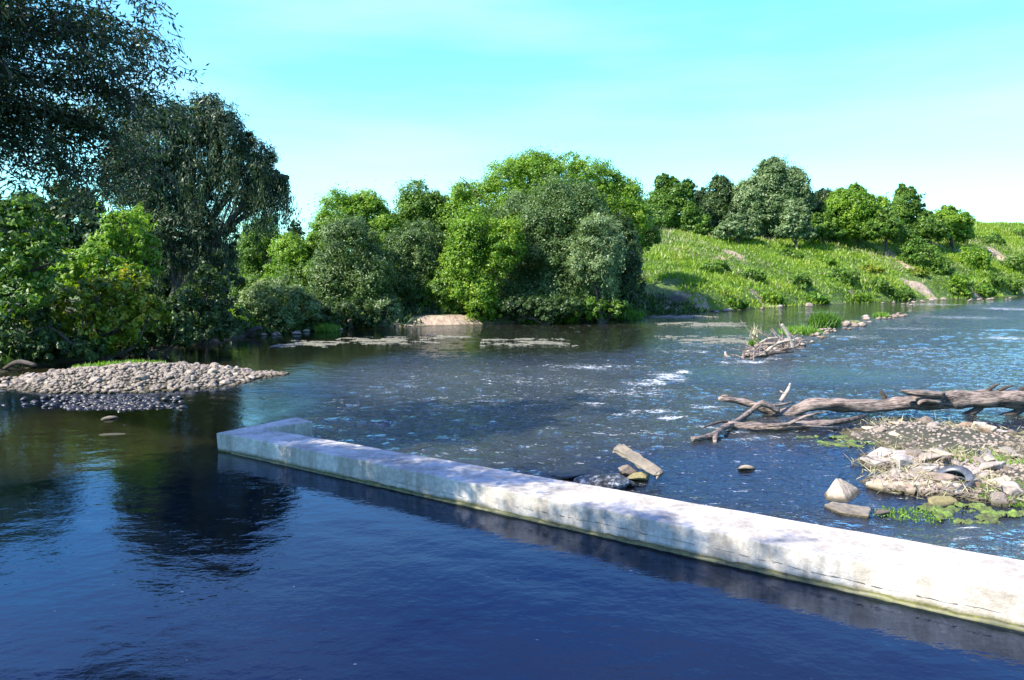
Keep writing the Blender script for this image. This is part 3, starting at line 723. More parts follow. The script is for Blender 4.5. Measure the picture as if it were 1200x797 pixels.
# ------------------------------------------------------------------ near overhanging willow (trunk stands on the left bank, out of frame)
def near_willow():
    rg = np.random.default_rng(44)
    o = np.array([-14.2, 9.0, hz(-14.2, 9.0) - .1])
    root = empty("willow_tree", o, "large near willow with long thin leaves overhanging the upper left corner", "tree")
    lim = MB()
    top = o + np.array([.8, .3, 4.6])
    lim.add(tube([o, o + np.array([.2, .1, 2]), top, top + np.array([.6, .2, 2.6])], [.45, .38, .3, .15], 12, .07, 5, 1))
    twigs = []
    def limb(s_, e, r0, n_tw, spread):
        m_ = s_ * .4 + e * .6 + np.array([0, 0, .5 + .5 * rg.random()]) + rg.normal(size=3) * .35
        lim.add(tube([s_, (s_ + m_) / 2 + rg.normal(size=3) * .3, m_, (m_ + e) / 2 + rg.normal(size=3) * .12, e], [r0, r0 * .8, r0 * .5, r0 * .3, .008], 6, .06, 4, int(rg.integers(99))))
        for _ in range(n_tw):
            u = .25 + .8 * rg.random(); b_ = (1 - u) ** 2 * s_ + 2 * u * (1 - u) * m_ + u * u * e
            d = unit(rg.normal(size=3) * np.array([1, 1, .55]) + np.array([.25, .0, .1])) * spread * (.4 + .8 * rg.random())
            twigs.append((b_, b_ + d, d))
    tgt = []
    # in view: crown edge near photo x 200, from above the frame down to y 240
    for px, py, D, n_ in [(60, 40, 15, 26), (120, 20, 15.5, 26), (160, 40, 16, 24), (178, 85, 16.2, 22), (150, 110, 15, 26), (110, 80, 14, 22), (170, 120, 16.5, 18), (165, 60, 14.5, 20), (165, 0, 15, 18),
                         (40, 165, 14, 20), (120, 160, 15, 28), (150, 190, 16, 24), (80, 200, 14.5, 20), (30, 215, 14, 14), (120, 215, 16, 20), (100, 130, 16.5, 24), (10, 90, 13, 16), (20, 20, 14, 20),
                         (100, -60, 15, 26), (150, -70, 16, 20), (40, -80, 14, 20), (0, -130, 13, 18), (90, -160, 14, 16), (160, 165, 17, 16), (-40, 60, 13, 14), (-60, 180, 12, 14), (-40, 240, 13, 12)]:
        tgt.append((WD(px, py, D), n_))
    # crown over the near pool, outside the picture to the left; it shades the left half of the beam
    for x_, y_, z_, n_ in [(-9.6, 7.5, 6.6, 26), (-8.7, 9.5, 7.2, 24), (-9.5, 5.5, 7.4, 26), (-8.0, 6.0, 8.3, 24), (-10.5, 6.5, 8.2, 22), (-7.2, 8.0, 8.8, 22), (-6.2, 5.4, 8.4, 24), (-7.6, 4.2, 7.2, 24),
                           (-8.8, 3.4, 8.6, 22), (-6.4, 3.4, 9.2, 20), (-12.2, 11.4, 7.0, 24), (-11, 10.9, 7, 26), (-10, 10.2, 7, 26), (-8.9, 9.6, 6.8, 24), (-7.8, 8.9, 7, 24), (-6.8, 8.1, 7, 22), (-6.0, 7.9, 7.3, 12), (-11, 11.5, 7.5, 20), (-10, 12.5, 9, 20), (-5.2, 4.0, 8.9, 16)]:
        tgt.append((np.array([x_, y_, z_]), n_))
    for e, n_ in tgt:
        if e[0] / e[1] < -.7 and e[2] > 6: n_ = int(n_ * 1.9)
        s_ = top + np.array([.6, .2, 2.6]) * rg.random()
        limb(s_, e, .05, int(n_ * 2.3), 1.0)
    P, Ax, T, Sz = [], [], [], []
    tw = MB()
    for (a, b_, d) in twigs:
        sag = np.array([0, 0, -.22 - .35 * rg.random()])
        tw.add(tube([a, (a + b_) / 2 - sag * .15, b_ + sag], [.012, .008, .003], 3, 0, 2, 1))
        k = 60; u = rg.random(k); pt = a + (b_ - a) * u[:, None] + sag * (u ** 2)[:, None]
        cl = int(2)
        off = rg.normal(size=(k, 3)) * .11
        P.append(pt + off); Ax.append(unit(d)[None, :] * .7 + off * 5 + np.array([0, 0, -.5]) + rg.normal(size=(k, 3)) * .4)
        T.append(np.clip(.4 + .18 * rg.normal() + .2 * rg.normal(size=k), 0, 1))
    P = np.concatenate(P); Ax = np.concatenate(Ax); T = np.concatenate(T)
    nn_ = rg.normal(size=P.shape) + np.array([0, 0, .6])
    V, Fq = leaf_geo(P, nn_, Ax, .14 * (.6 + .7 * rg.random(len(P))), .034 * (.8 + .5 * rg.random(len(P))))
    mesh_np("crown", V - o, Fq, M['willow'], root, {"tint": ('FACE', T)})
    lim.build("trunk", M['bark'], root, o)
    tw.build("twigs", M['bark'], root, o, False)
near_willow()

# ------------------------------------------------------------------ grass and shrubs of the hillside
def blades_mesh(name, P, hgt, mat, rg, parent=None, origin=None, lean=.35, wid=.10, tint=None, per=7, spread=.25):
    n = len(P)
    Pb = np.repeat(P, per, axis=0) + np.concatenate([rg.normal(size=(n * per, 2)) * spread, np.zeros((n * per, 1))], 1)
    h = np.repeat(hgt, per) * (.55 + .6 * rg.random(n * per))
    ax = np.concatenate([rg.normal(size=(n * per, 2)) * lean, np.ones((n * per, 1))], 1); ax = unit(ax)
    a = rg.random(n * per) * 6.283; nrm = np.stack([np.cos(a), np.sin(a), .35 + 0 * a], 1)
    C_ = Pb + ax * h[:, None] * .5
    V, Fq = leaf_geo(C_, nrm, ax, h, wid * (.6 + .8 * rg.random(n * per)))
    tt = np.repeat(tint if tint is not None else np.full(n, .5), per) + .12 * rg.normal(size=n * per)
    if origin is not None: V = V - origin
    return mesh_np(name, V, Fq, mat, parent, {"tint": ('FACE', np.clip(tt, 0, 1))})
rg = np.random.default_rng(5)
n = 110000
x = 6 + rg.random(n) * 105; y = 55 + rg.random(n) * 80
sd = river_sd(x, y)
kp = (sd > .3) & (sd < 40) & (x / y < .72) & (x / y > .10) & ~((sd < 5) & (x / y < .215))
x, y, sd = x[kp], y[kp], sd[kp]
terr_d = np.zeros_like(x)
def dirt_at(x, y):
    v = np.zeros_like(x)
    for a in [(1048, 300, 10, 12), (1103, 291, 10, 6), (1172, 299, 11, 7), (1128, 298, 6, 6), (1085, 340, 15, 7), (1065, 332, 12, 4), (1065, 312, 8, 5), (858, 297, 14, 3)]:
        p = ground_hit(*a[:2]); q = ground_hit(a[0], a[1] - a[3]); v = np.maximum(v, 1 - sstep(ell(x, y, p[0], p[1], a[2] / F * p[1], max(.5, abs(q[1] - p[1]))), .9, 1.35))
    return v
kp = rg.random(len(x)) > dirt_at(x, y) * .93
x, y, sd = x[kp], y[kp], sd[kp]
zz = height(x, y)
pn = fbm(x * .16, y * .16, 3, 31); pn2 = fbm(x * .5, y * .5, 2, 33)
ht = np.clip(.42 + .40 * pn2 + .25 * pn, .15, 1.1)
blades_mesh_o = blades_mesh("meadow_grass", np.stack([x, y, zz - .03], 1), ht, M['grass'], rg, tint=np.clip(.45 + .55 * pn + .35 * pn2, 0, 1), per=7, spread=.40, wid=.085, lean=.6)
n = 16000
x = 8 + rg.random(n) * 95; y = 58 + rg.random(n) * 72; sd = river_sd(x, y)
kp = (sd > 2) & (sd < 30) & (x / y < .70) & (x / y > .16) & (fbm(x * .2, y * .2, 3, 91) + .4 * fbm(x, y, 2, 92) > .12)
x, y = x[kp], y[kp]
tag(blades_mesh("dry_grass", np.stack([x, y, height(x, y)], 1), .5 + .5 * rg.random(len(x)), M['straw'], rg, tint=rg.random(len(x)) * .7, per=4, spread=.4, wid=.05, lean=.5),
    "dry stalks and seed heads among the hillside grass", "grass", None, "stuff")
tag(blades_mesh_o, "tall grass and weeds covering the sunny hillside", "grass", None, "stuff")

n = 26000
x = -34 + rg.random(n) * 50; y = 22 + rg.random(n) * 42
sd = river_sd(x, y); kp = (sd > .25) & (sd < 7) & ~((np.abs(x + 3.4) < 2.8) & (sd < 2.2))
x, y = x[kp], y[kp]
tag(blades_mesh("undergrowth", np.stack([x, y, height(x, y) - .03], 1), .35 + .35 * rg.random(len(x)), M['dark'], rg, tint=np.clip(.55 + .4 * fbm(x * .3, y * .3, 3, 41), 0, 1), per=6, spread=.3, wid=.13, lean=.9),
    "shaded undergrowth covering the wooded far and left banks", "undergrowth", None, "stuff")
G4 = "small shrubs scattered over the hillside"
SH = [(985, 325, 18, 10, 'dark', 'round shrub low on the hillside above the waterside weeds'), (935, 330, 14, 11, 'green', 'green shrub on the lower hillside, left of the round shrub'),
      (1078, 300, 22, 20, 'green', 'biggest shrub in the middle of the hillside between two bare patches'), (1100, 314, 16, 12, 'dark', 'shrub just under the biggest hillside shrub'),
      (1068, 285, 14, 10, 'bright', 'bright shrub above the biggest hillside shrub'), (1140, 305, 18, 14, 'bright', 'bright shrub between the bare patches on the right of the hillside'),
      (1190, 310, 16, 12, 'green', 'green shrub at the right edge of the photo, halfway up the hillside'), (1122, 336, 17, 13, 'bright', 'bright green shrub at the water right of the pale dirt slope'),
      (1150, 342, 15, 7, 'reed', 'low vivid green clump at the water right of the dirt slope'), (1160, 328, 16, 9, 'dark', 'low shrub on the lower right hillside'),
      (1020, 318, 14, 7, 'yellow', 'yellow-green shrub left of the dirt slope'), (1050, 345, 20, 8, 'green', 'green clump by the waterline left of the dirt slope'),
      (1000, 348, 20, 6, 'bright', 'bright low clump along the waterline under the round shrub'), (955, 350, 16, 6, 'reed', 'vivid low clump at the waterline, middle of the meadow shore'),
      (900, 350, 20, 7, 'bright', 'bright clump at the waterline near the left end of the meadow shore'), (860, 356, 16, 6, 'reed', 'vivid clump at the waterline beside the eroded bank'),
      (925, 300, 16, 7, 'green', 'grey-green weeds halfway up the left hillside'), (968, 308, 12, 6, 'bright', 'bright weeds in the middle of the left hillside'),
      (880, 325, 16, 8, 'green', 'green weeds on the left hillside above the grove shadow'), (1040, 270, 16, 7, 'green', 'green weeds just below the crest, centre of the right hillside'),
      (1195, 275, 12, 6, 'green', 'low weeds on the crest at the right edge of the photo'), (1160, 282, 16, 7, 'dark', 'deep green weeds under the crest on the right hillside'),
      (1120, 280, 14, 6, 'green', 'green weeds under the crest above the upper bare patch'), (1185, 335, 14, 9, 'green', 'green clump on the shore at the right edge of the photo'),
      (835, 315, 18, 8, 'green', 'weeds in the grove shadow at the left of the hillside'), (1030, 335, 14, 8, 'dark', 'deep green clump left of the pale dirt slope'),
      (1075, 320, 12, 5, 'yellow', 'yellowish weeds just above the pale dirt slope')]
for i, (px, py, rx, ry, mt, lab) in enumerate(SH):
    p = ground_hit(px, py + ry * .6); D = p[1]
    lob = [(px, py, rx, ry), (px - rx * .5, py + ry * .35, rx * .6, ry * .6), (px + rx * .55, py + ry * .3, rx * .55, ry * .65)]
    tree("shrub", lab, "shrub", M['green' if mt == 'dark' else mt], D, lob, px, leaf=(.26, .14), clump=.38, dens=1.6, per=26, seed=500 + i, group=G4, trunk_r=.05, crown_name='foliage')

# far tree belt along the skyline behind the left gap and grove (reads as one mass)
# ------------------------------------------------------------------ grass clumps by the water
def clump(label, px, py, rx, hpx, n=260, z=None, mat='reed', name="grass_clump", tint=.5, wid=.03, lean=.45, group=None, ry=None):
    rgc = np.random.default_rng(int(px * 7 + py))
    c = W(px, py, 0.05); D = c[1]; k = D / F; c[2] = max(hz(c[0], c[1]), 0.0) if z is None else z
    root = None
    a = rgc.random(n) * 6.283; q = np.sqrt(rgc.random(n))
    P = c + np.stack([np.cos(a) * q * rx * k, np.sin(a) * q * (ry or rx * .6) * k, 0 * a], 1)
    P[:, 2] = np.maximum(height(P[:, 0], P[:, 1]), -.02)
    h = hpx * k * (1.15 - .5 * q)
    o = blades_mesh(name, P, h, M[mat], rgc, tint=np.clip(tint + .2 * rgc.normal(size=n), 0, 1), per=8, spread=.10 * rx * k + .03, wid=wid, lean=lean, origin=c)
    o.location = c
    tag(o, label, "grass", group); return o
clump("lush green grass clump overhanging the water at the foot of the grove", 717, 373, 32, 18, 320, mat='reed', tint=.3, wid=.07, lean=.7)
clump("smaller green grass tuft left of the lush overhanging clump", 657, 376, 16, 13, 160, tint=.5, wid=.07, lean=.6)
clump("short grass tuft on the bank between the spit and the small tuft", 628, 378, 12, 8, 90, tint=.6, wid=.06, lean=.6)
clump("bright tuft at the waterline below the left silvery bush", 383, 387, 12, 12, 110, tint=.7, wid=.06, lean=.7)
clump("yellow-green tuft at the far shore beside the dark stump", 287, 388, 14, 14, 130, tint=.8, wid=.06, lean=.7)

# mid-stream gravel bar with grass island
def bar(px0, py0, px1, py1): pass
# ------------------------------------------------------------------ stones
def rock_mesh(seed, flat=.6, cuts=9, sub=2, name="stone"):
    from mathutils import noise as mn
    import bmesh
    rg_ = np.random.default_rng(seed)
    bm = bmesh.new(); bmesh.ops.create_icosphere(bm, subdivisions=sub, radius=1)
    V = np.array([v.co[:] for v in bm.verts])
    for _ in range(cuts):
        d = unit(rg_.normal(size=3)); lim_ = .55 + .35 * rg_.random(); dd = V @ d
        V = V - np.outer(np.maximum(dd - lim_, 0), d)
    V *= np.array([1 + .25 * rg_.random(), .75 + .3 * rg_.random(), flat * (.8 + .4 * rg_.random())])
    if sub > 2: V *= 1 + .09 * np.array([[mn.noise(Vector(v * 1.7 + seed))] for v in V]) + .05 * np.array([[mn.noise(Vector(v * 5 + seed))] for v in V])
    V += rg_.normal(size=V.shape) * .012
    for v, c in zip(bm.verts, V): v.co = c
    me = bpy.data.meshes.new(name); bm.to_mesh(me); bm.free()
    return me
PROTO = []
for i in range(14):
    me = rock_mesh(40 + i, .42 + .25 * (i % 3) / 2, 13, 3); PROTO.append(me)
RMESH = {}
def stone(name, label, cat, mat, p, s_, rot, idx, group=None, scl=None):
    key = (idx % 14, mat)
    if key not in RMESH:
        me = PROTO[idx % 14].copy(); me.materials.clear(); me.materials.append(M[mat]); RMESH[key] = me
    o = bpy.data.objects.new(name, RMESH[key]); link(o)
    o.location = tuple(float(v) for v in p); sc = scl or (1, 1, 1)
    o.scale = (s_ * sc[0], s_ * sc[1], s_ * sc[2]); o.rotation_euler = rot
    return tag(o, label, cat, group)
def scatter_stuff(name, label, mat, P, S, rg_, dens_attr=None):
    """many little stones in one mesh"""
    Vs = []; Fs = []; nb = 0
    import bmesh
    base = []
    for i in range(5):
        me = rock_mesh(80 + i, .6, 7, 1); v = np.array([q.co[:] for q in me.vertices]); f = np.array([list(pl.vertices) for pl in me.polygons]); base.append((v, f))
    for p, s_ in zip(P, S):
        v, f = base[int(rg_.integers(5))]; a = rg_.random() * 6.283; c, sn = math.cos(a), math.sin(a)
        t_ = (rg_.random(2) - .5) * .6
        vv = v * s_ @ np.array([[c, sn, t_[0]], [-sn, c, t_[1]], [0, 0, 1]]) + p
        Vs.append(vv); Fs.append(f + nb); nb += len(v)
    o = mesh_np(name, np.concatenate(Vs), np.concatenate(Fs), M[mat])
    return tag(o, label, "stones", None, "stuff")

# pebble island on the left: the 300 that show largest, then the small rest
rg = np.random.default_rng(12)
cx_, cy_, rx_, ry_, ro_ = ISL
cand = []
while len(cand) < 140:
    u = rg.random(2) * 2 - 1
    if u @ u > 1.02: continue
    x_, y_ = cx_ + u[0] * rx_ * 1.02, cy_ + u[1] * ry_ * 1.0
    hh = float(isl_h(np.array([x_]), np.array([y_]))[0])
    if u[1] > .35 and rg.random() < .7: continue
    cand.append((x_, y_, max(hh - .04, -.06), (.10 + .10 * rg.random() ** 1.6)))
for i, (x_, y_, z_, s_) in enumerate(cand):
    zone = ("left" if x_ < cx_ - 1.5 else "right" if x_ > cx_ + 1.5 else "middle"); zn = "near slope" if y_ < cy_ - .9 else "top"
    stone("stone", f"rounded grey river stone on the {zone} of the {zn} of the left gravel island", "stone", 'pebble', (x_, y_, z_ + .04 * rg.random()), s_,
          (rg.normal() * .3, rg.normal() * .3, rg.random() * 6.28), int(rg.integers(14)), f"stones on the {zone} of the {zn} of the left gravel island")
P = []
for _ in range(3600):
    a = rg.random() * 6.283; q = math.sqrt(rg.random()) * 1.05
    x_, y_ = cx_ + math.cos(a) * q * rx_, cy_ + math.sin(a) * q * ry_
    P.append((x_, y_, float(isl_h(np.array([x_]), np.array([y_]))[0]) - .03))
# tail of the island to the right and left
for _ in range(260):
    u = rg.random(); x_ = cx_ + rx_ * .85 + u * 1.0; y_ = cy_ + .9 + rg.normal() * .35 * (1 - u * .6)
    P.append((x_, y_, .05 * (1 - u)))
for _ in range(160):
    u = rg.random(); x_ = cx_ - rx_ * .95 - u * 1.2; y_ = cy_ - .7 + rg.normal() * .25
    P.append((x_, y_, .05 * (1 - u)))
P = np.array(P); scatter_stuff("pebbles", "small pebbles filling the gravel island at left", 'pebble', P, .028 + .085 * rg.random(len(P)) ** 1.7, rg)
# submerged front apron, its shade put into the dark stone colour
P = []
for _ in range(420):
    u, v = rg.normal() * .55, rg.random()
    p = W(128 + u * 62, 466 + v * 14); P.append((p[0], p[1], .03 - .07 * v + .03 * rg.random()))
P = np.array(P); scatter_stuff("shade_stones", "stones along the near edge of the gravel island, darkened for shade", 'wet_shade_rock', P, .06 + .07 * rg.random(len(P)), rg)
# plants on the island
def weed_patch(label, px, py, rx, ry_, n, tint, hpx, cat="weeds", zf=None, mat='reed', name="weed_patch", wid=.03):
    rgc = np.random.default_rng(int(px + py)); c = W(px, py, .25); k = c[1] / F
    dep = c[1] - W(px, py + ry_, .25)[1]
    a = rgc.random(n) * 6.283; q = np.sqrt(rgc.random(n))
    P = c + np.stack([np.cos(a) * q * rx * k, np.sin(a) * q * dep, 0 * a], 1)
    P[:, 2] = np.maximum(height(P[:, 0], P[:, 1]), 0)
    c[2] = P[:, 2].mean()
    o = blades_mesh(name, P, np.full(n, hpx * k), M[mat], rgc, tint=np.clip(tint + .15 * rgc.normal(size=n), 0, 1), per=5, spread=.06, wid=wid, lean=.7, origin=c)
    o.location = c
    return tag(o, label, cat, None, "stuff")
weed_patch("yellow-green weeds on top of the gravel island", 140, 427, 50, 5, 420, .85, 8)
# lone stones in the shallow pool
stone("stone", "flat pale stone lying just under the surface in the left pool", "stone", 'pebble', W(133, 509) + np.array([0, 0, -.01]), .33, (0, .05, .2), 3, None, (1, .6, .22))
stone("stone", "dark pink-tipped stone between the gravel island and the flat pale stone", "stone", 'pebble', W(126, 491) + np.array([0, 0, .0]), .2, (0, 0, 1), 5, None, (1, .8, .5))
stone("stone", "brown stone at the left edge of the photo beside the gravel island", "stone", 'rubble', W(6, 456), .15, (0, 0, .4), 6, None, (1.3, .9, .6))

# stump / floating wood by the far left shore
o = W(296, 394)
st = MB(); st.add(tube([o + np.array([-.5, 0, .0]), o + np.array([-.1, 0, .22]), o + np.array([.35, 0, .42]), o + np.array([.5, 0, .35])], [.08, .13, .12, .03], 8, .15, 4, 3))
tag(st.build("driftwood", M['wetwood'], None), "small dark stump sticking up by the far left shore", "driftwood")
lg = MB(); a = W(20, 408); lg.add(tube([WD(5, 432, 26.2) , WD(22, 424, 26.0), WD(42, 428, 25.8)], [.06, .08, .06], 9, .1, 4, 3))
tag(lg.build("log", M['wetwood']), "dark shaded log on the left shore behind the gravel island", "log")
lg = MB(); lg.add(tube([W(75, 420) , W(110, 418.5), W(160, 414.5), W(176, 412)], [.03, .035, .03, .015], 6, .1, 4, 3))
tag(lg.build("branch", M['driftwood']), "thin branch floating along the dark left shore", "branch")

# floating weed mats
m, t, b = new_mat("floating weed")
n1 = noise(t, 4, 9, .85); r = ramp(t, [(.38, (.06, .06, .03)), (.5, (.16, .15, .09)), (.65, (.30, .28, .20))], n1.outputs[0]); t.links.new(r.outputs[0], b.inputs["Base Color"])
b.inputs["Roughness"].default_value = .6; bp = bump(t, n1.outputs[0], .05); t.links.new(bp.outputs[0], b.inputs["Normal"])
M['mat'] = m
m, t, b = new_mat("green algae")
n1 = noise(t, 4, 9, .8); r = ramp(t, [(.36, (.05, .045, .02)), (.5, (.10, .13, .025)), (.62, (.17, .27, .03)), (.75, (.26, .36, .05))], n1.outputs[0]); t.links.new(r.outputs[0], b.inputs["Base Color"])
b.inputs["Roughness"].default_value = .5; bp = bump(t, n1.outputs[0], .05); t.links.new(bp.outputs[0], b.inputs["Normal"])
M['algae'] = m
def mat_patch(label, px, py, rx, ryp, mat='mat', name="floating_weed", thr=.0, hgt=.03, seed=0, fr=1.6, base_z=.0, cat="weed"):
    c = W(px, py); D = c[1]; wx = rx / F * D; wy = max(.2, W(px, py - ryp)[1] - D)
    nx, ny = 200, 80
    gx = np.linspace(-wx * 1.1, wx * 1.1, nx); gy = np.linspace(-wy * 1.1, wy * 1.1, ny); GX, GY = np.meshgrid(gx, gy)
    e = np.sqrt((GX / wx) ** 2 + (GY / wy) ** 2)
    v = (1 - e) * .7 + (1.7 if mat == 'algae' else 1.3) * fbm((GX + c[0]) * fr, (GY + c[1]) * fr * 1.2, 5, 60 + seed) - .22 + thr
    Zz = np.clip(v * .12, -.12, hgt * .5) + hgt * 1.0 * fbm(GX * 14, GY * 14, 3, 7) + base_z
    keep = v > -.12
    Fq = grid_faces(nx, ny); kf = keep.ravel()[Fq].all(1); Fq = Fq[kf]
    V = np.stack([GX, GY, Zz - .0], -1).reshape(-1, 3)
    used, inv = np.unique(Fq, return_inverse=True)
    o = mesh_np(name, V[used], inv.reshape(-1, 4), M[mat], None, None, True); o.location = c
    return tag(o, label, cat, None, "stuff")
mat_patch("pale floating weed mat at the left of the far back water", 362, 403, 32, 3.5, seed=1)
mat_patch("pale floating weed mat below the round dark willow", 455, 399, 58, 4, seed=2)
mat_patch("small pale weed mat between the two larger mats", 525, 395, 26, 2, seed=3)
mat_patch("long pale weed mat below the tall green column of foliage", 620, 401, 52, 4, seed=4)
mat_patch("faint pale weed bar off the eroded bank", 830, 380, 55, 2.5, seed=5)
mat_patch("broad pale shallows left of the driftwood heap", 830, 398, 50, 4, seed=6)
mat_patch("narrow pale weed streak in front of the lush grass clump", 790, 371, 45, 1.5, seed=7)
mat_patch("bright green algae at the near right corner of the rubble islet", 1150, 600, 62, 14, 'algae', "algae", .0, .05, 8, 4.2, .0, "algae")
mat_patch("green algae around the upper right edge of the rubble islet", 1170, 545, 60, 22, 'algae', "algae", -.1, .07, 9, 4.2, .02, "algae")
mat_patch("mossy shallows between the fallen trunk and the rubble islet", 1090, 507, 50, 9, 'algae', "algae", -.15, .05, 10, 4.0, .0, "algae")
mat_patch("olive weed patch left of the rubble heap, behind the slab rock", 990, 517, 55, 7, 'algae', "algae", -.2, .04, 11, 4.0, .0, "algae")

# ------------------------------------------------------------------ concrete beam
def poly_prism(name, top, z0, z1, mat, parent, bev=.02, sub=.35):
    """prism with given plan outline, bevelled, with slightly uneven faces"""
    import bmesh
    bm = bmesh.new()
    vs = [bm.verts.new((p[0], p[1], z1)) for p in top]; f = bm.faces.new(vs)
    if f.normal.z < 0: f.normal_flip()
    r_ = bmesh.ops.extrude_face_region(bm, geom=[f])
    for v in [g_ for g_ in r_['geom'] if isinstance(g_, bmesh.types.BMVert)]: v.co.z = z0
    bmesh.ops.recalc_face_normals(bm, faces=bm.faces[:])
    eds = [e for e in bm.edges if max(e.verts[0].co.z, e.verts[1].co.z) > z1 - 1e-4]
    bmesh.ops.bevel(bm, geom=eds, offset=bev, segments=2, profile=.6, affect='EDGES')
    lo = [e for e in bm.edges if e.calc_length() > 1.2]
    for _ in range(5):
        lo = [e for e in bm.edges if e.calc_length() > .5]
        if not lo: break
        bmesh.ops.subdivide_edges(bm, edges=lo, cuts=1, use_grid_fill=True)
    bmesh.ops.triangulate(bm, faces=[f_ for f_ in bm.faces if len(f_.verts) > 4])
    for v in bm.verts:
        x_, y_, z_ = v.co
        d = .016 * float(fbm(np.array([x_ * 2.9 + z_ * 5]), np.array([y_ * 2.9]), 4, 71)[0])
        v.co.x += d; v.co.y += d * .8; v.co.z += d * .7
    me = bpy.data.meshes.new(name); bm.to_mesh(me); bm.free(); me.materials.append(mat)
    o = bpy.data.objects.new(name, me); link(o, parent); return o
TOPZ = .36
fa = W(272, 531); fb = W(1200, 739)
ba = W(309, 502, TOPZ); bb = W(1200, 656, TOPZ)
ext = 1.28
fb2 = fa + (fb - fa) * ext; bb2 = ba + (bb - ba) * ext
A0 = W(254, 507, TOPZ); A1 = W(347, 489, TOPZ); A2 = W(366, 494, TOPZ)
beam = empty("concrete_wall", (fa[0], fa[1], 0), "long low L-shaped concrete wall crossing the river foreground", "concrete wall")
orig = np.array([fa[0], fa[1]])
top = [fa[:2] - orig, fb2[:2] - orig, bb2[:2] - orig, ba[:2] - orig, A2[:2] - orig, A1[:2] - orig, A0[:2] - orig]
poly_prism("wall_body", top, -1.6, TOPZ, M['concrete'], beam, .022)

# footing ledge seen as a darker band along the waterline, and the cold joint crack
d_ = unit((fb2 - fa)[:2]); nrm_ = np.array([d_[1], -d_[0]])
m, t, b = new_mat("green slime"); n1 = noise(t, 8, 6, .7)
r = ramp(t, [(.3, (.02, .022, .005)), (.6, (.10, .10, .015)), (.8, (.20, .17, .03))], n1.outputs[0]); t.links.new(r.outputs[0], b.inputs["Base Color"]); b.inputs["Roughness"].default_value = .5
rg = np.random.default_rng(3)
V = []; Fq = []
Lw = np.linalg.norm(fb2 - fa); ns = 150
for i in range(ns + 1):
    u = i / ns * Lw; p = fa[:2] - orig + d_ * u
    w1_ = .025 + .018 * rg.random(); h1 = .025 + .03 * rg.random() * (1 if u > 3 else .4)
    for (q, z_) in ((-.01, -.3), (w1_ + .02, -.3), (w1_, .0), (.012, h1), (-.01, h1 + .004)):
        V.append((p[0] + nrm_[0] * q, p[1] + nrm_[1] * q, z_))
for i in range(ns):
    for j in range(4): a = i * 5 + j; Fq.append((a, a + 5, a + 6, a + 1))
mesh_np("slime_band", V, Fq, m, beam, None, True)
m2_, t, b = new_mat("dark joint crack"); b.inputs["Base Color"].default_value = (.09, .08, .065, 1); b.inputs["Roughness"].default_value = .95
V = []; Fq = []; ns = 260; rr = 0
for i in range(ns + 1):
    u = i / ns * Lw; p = fa[:2] - orig + d_ * u; rr = .9 * rr + .004 * rg.normal(); zc = .135 + rr + .02 * math.sin(u * .9); hw = .0012 + .005 * rg.random() ** 3
    for z_ in (zc - hw, zc + hw): V.append((p[0] + nrm_[0] * .007, p[1] + nrm_[1] * .007, z_))
for i in range(ns):
    if rg.random() < .25 or i / ns * Lw < 4.0: continue
    a = i * 2; Fq.append((a, a + 2, a + 3, a + 1))
mesh_np("joint_crack", V, Fq, m2_, beam)

# ------------------------------------------------------------------ fallen tree trunk and driftwood
YL = 18.6
def P3(px, py, dy=0): return WD(px, py, YL + dy)
kpx = YL / F
trunk = empty("fallen_tree", P3(1060, 488), "long grey fallen tree trunk lying across the water at right, broken forked end at left", "fallen tree")
og = P3(1060, 488)
mb = MB()
mb.add(tube([P3(1290, 463, .2), P3(1200, 467), P3(1140, 468), P3(1095, 468), P3(1070, 468)], [11.5 * kpx, 10.5 * kpx, 10 * kpx, 10 * kpx, 7 * kpx], 18, .10, 10, 4, True, 3))
mb.build("thick_trunk", M['driftwood'], trunk, og)
mb = MB()
mb.add(tube([P3(1110, 472), P3(1060, 473), P3(1030, 476), P3(1000, 475), P3(975, 474), P3(950, 475), P3(930, 482), P3(912, 487), P3(903, 480), P3(895, 474)], [7.5 * kpx, 7.8 * kpx, 7.2 * kpx, 8.2 * kpx, 7.6 * kpx, 7 * kpx, 7 * kpx, 6.5 * kpx, 5 * kpx, 4 * kpx], 14, .10, 6, 5, True, 3))
mb.add(tube([P3(905, 484), P3(905, 492), P3(908, 498)], [4.5 * kpx, 4 * kpx, 2 * kpx], 8, .1, 3, 6))
mb.build("upper_trunk", M['driftwood'], trunk, og)
mb = MB()
mb.add(tube([P3(912, 484, .1), P3(893, 478, .1), P3(875, 472, .2), P3(858, 469, .2), P3(848, 467, .2), P3(842, 469, .2)], [5 * kpx, 4.5 * kpx, 3.8 * kpx, 3.6 * kpx, 4 * kpx, 2 * kpx], 9, .18, 5, 7, True, 4))
mb.build("snapped_branch", M['driftwood'], trunk, og)
mb = MB()
mb.add(tube([P3(912, 482, -.3), P3(893, 473, -.4), P3(880, 482, -.5), P3(868, 491, -.8), W(856, 497, .10)], [3 * kpx, 3.6 * kpx, 3.2 * kpx, 2.8 * kpx, 2.6 * kpx], 9, .1, 5, 8, True, 4))
mb.add(tube([P3(893, 473, -.3), P3(910, 475, -.2), P3(930, 471, 0)], [2.6 * kpx, 1.8 * kpx, .8 * kpx], 7, .08, 4, 9))
mb.build("fork_branch", M['driftwood'], trunk, og)
mb = MB()   # splintered spur at the break
mb.add(tube([P3(1105, 463, -.25), P3(1080, 461, -.3), P3(1065, 460, -.3), P3(1056, 458, -.35)], [5 * kpx, 4 * kpx, 3 * kpx, 1.2 * kpx], 8, .16, 4, 10))
mb.add(tube([P3(1100, 471, -.2), P3(1082, 470, -.3), P3(1076, 474, -.3)], [5 * kpx, 3.4 * kpx, 1.5 * kpx], 8, .16, 4, 11))
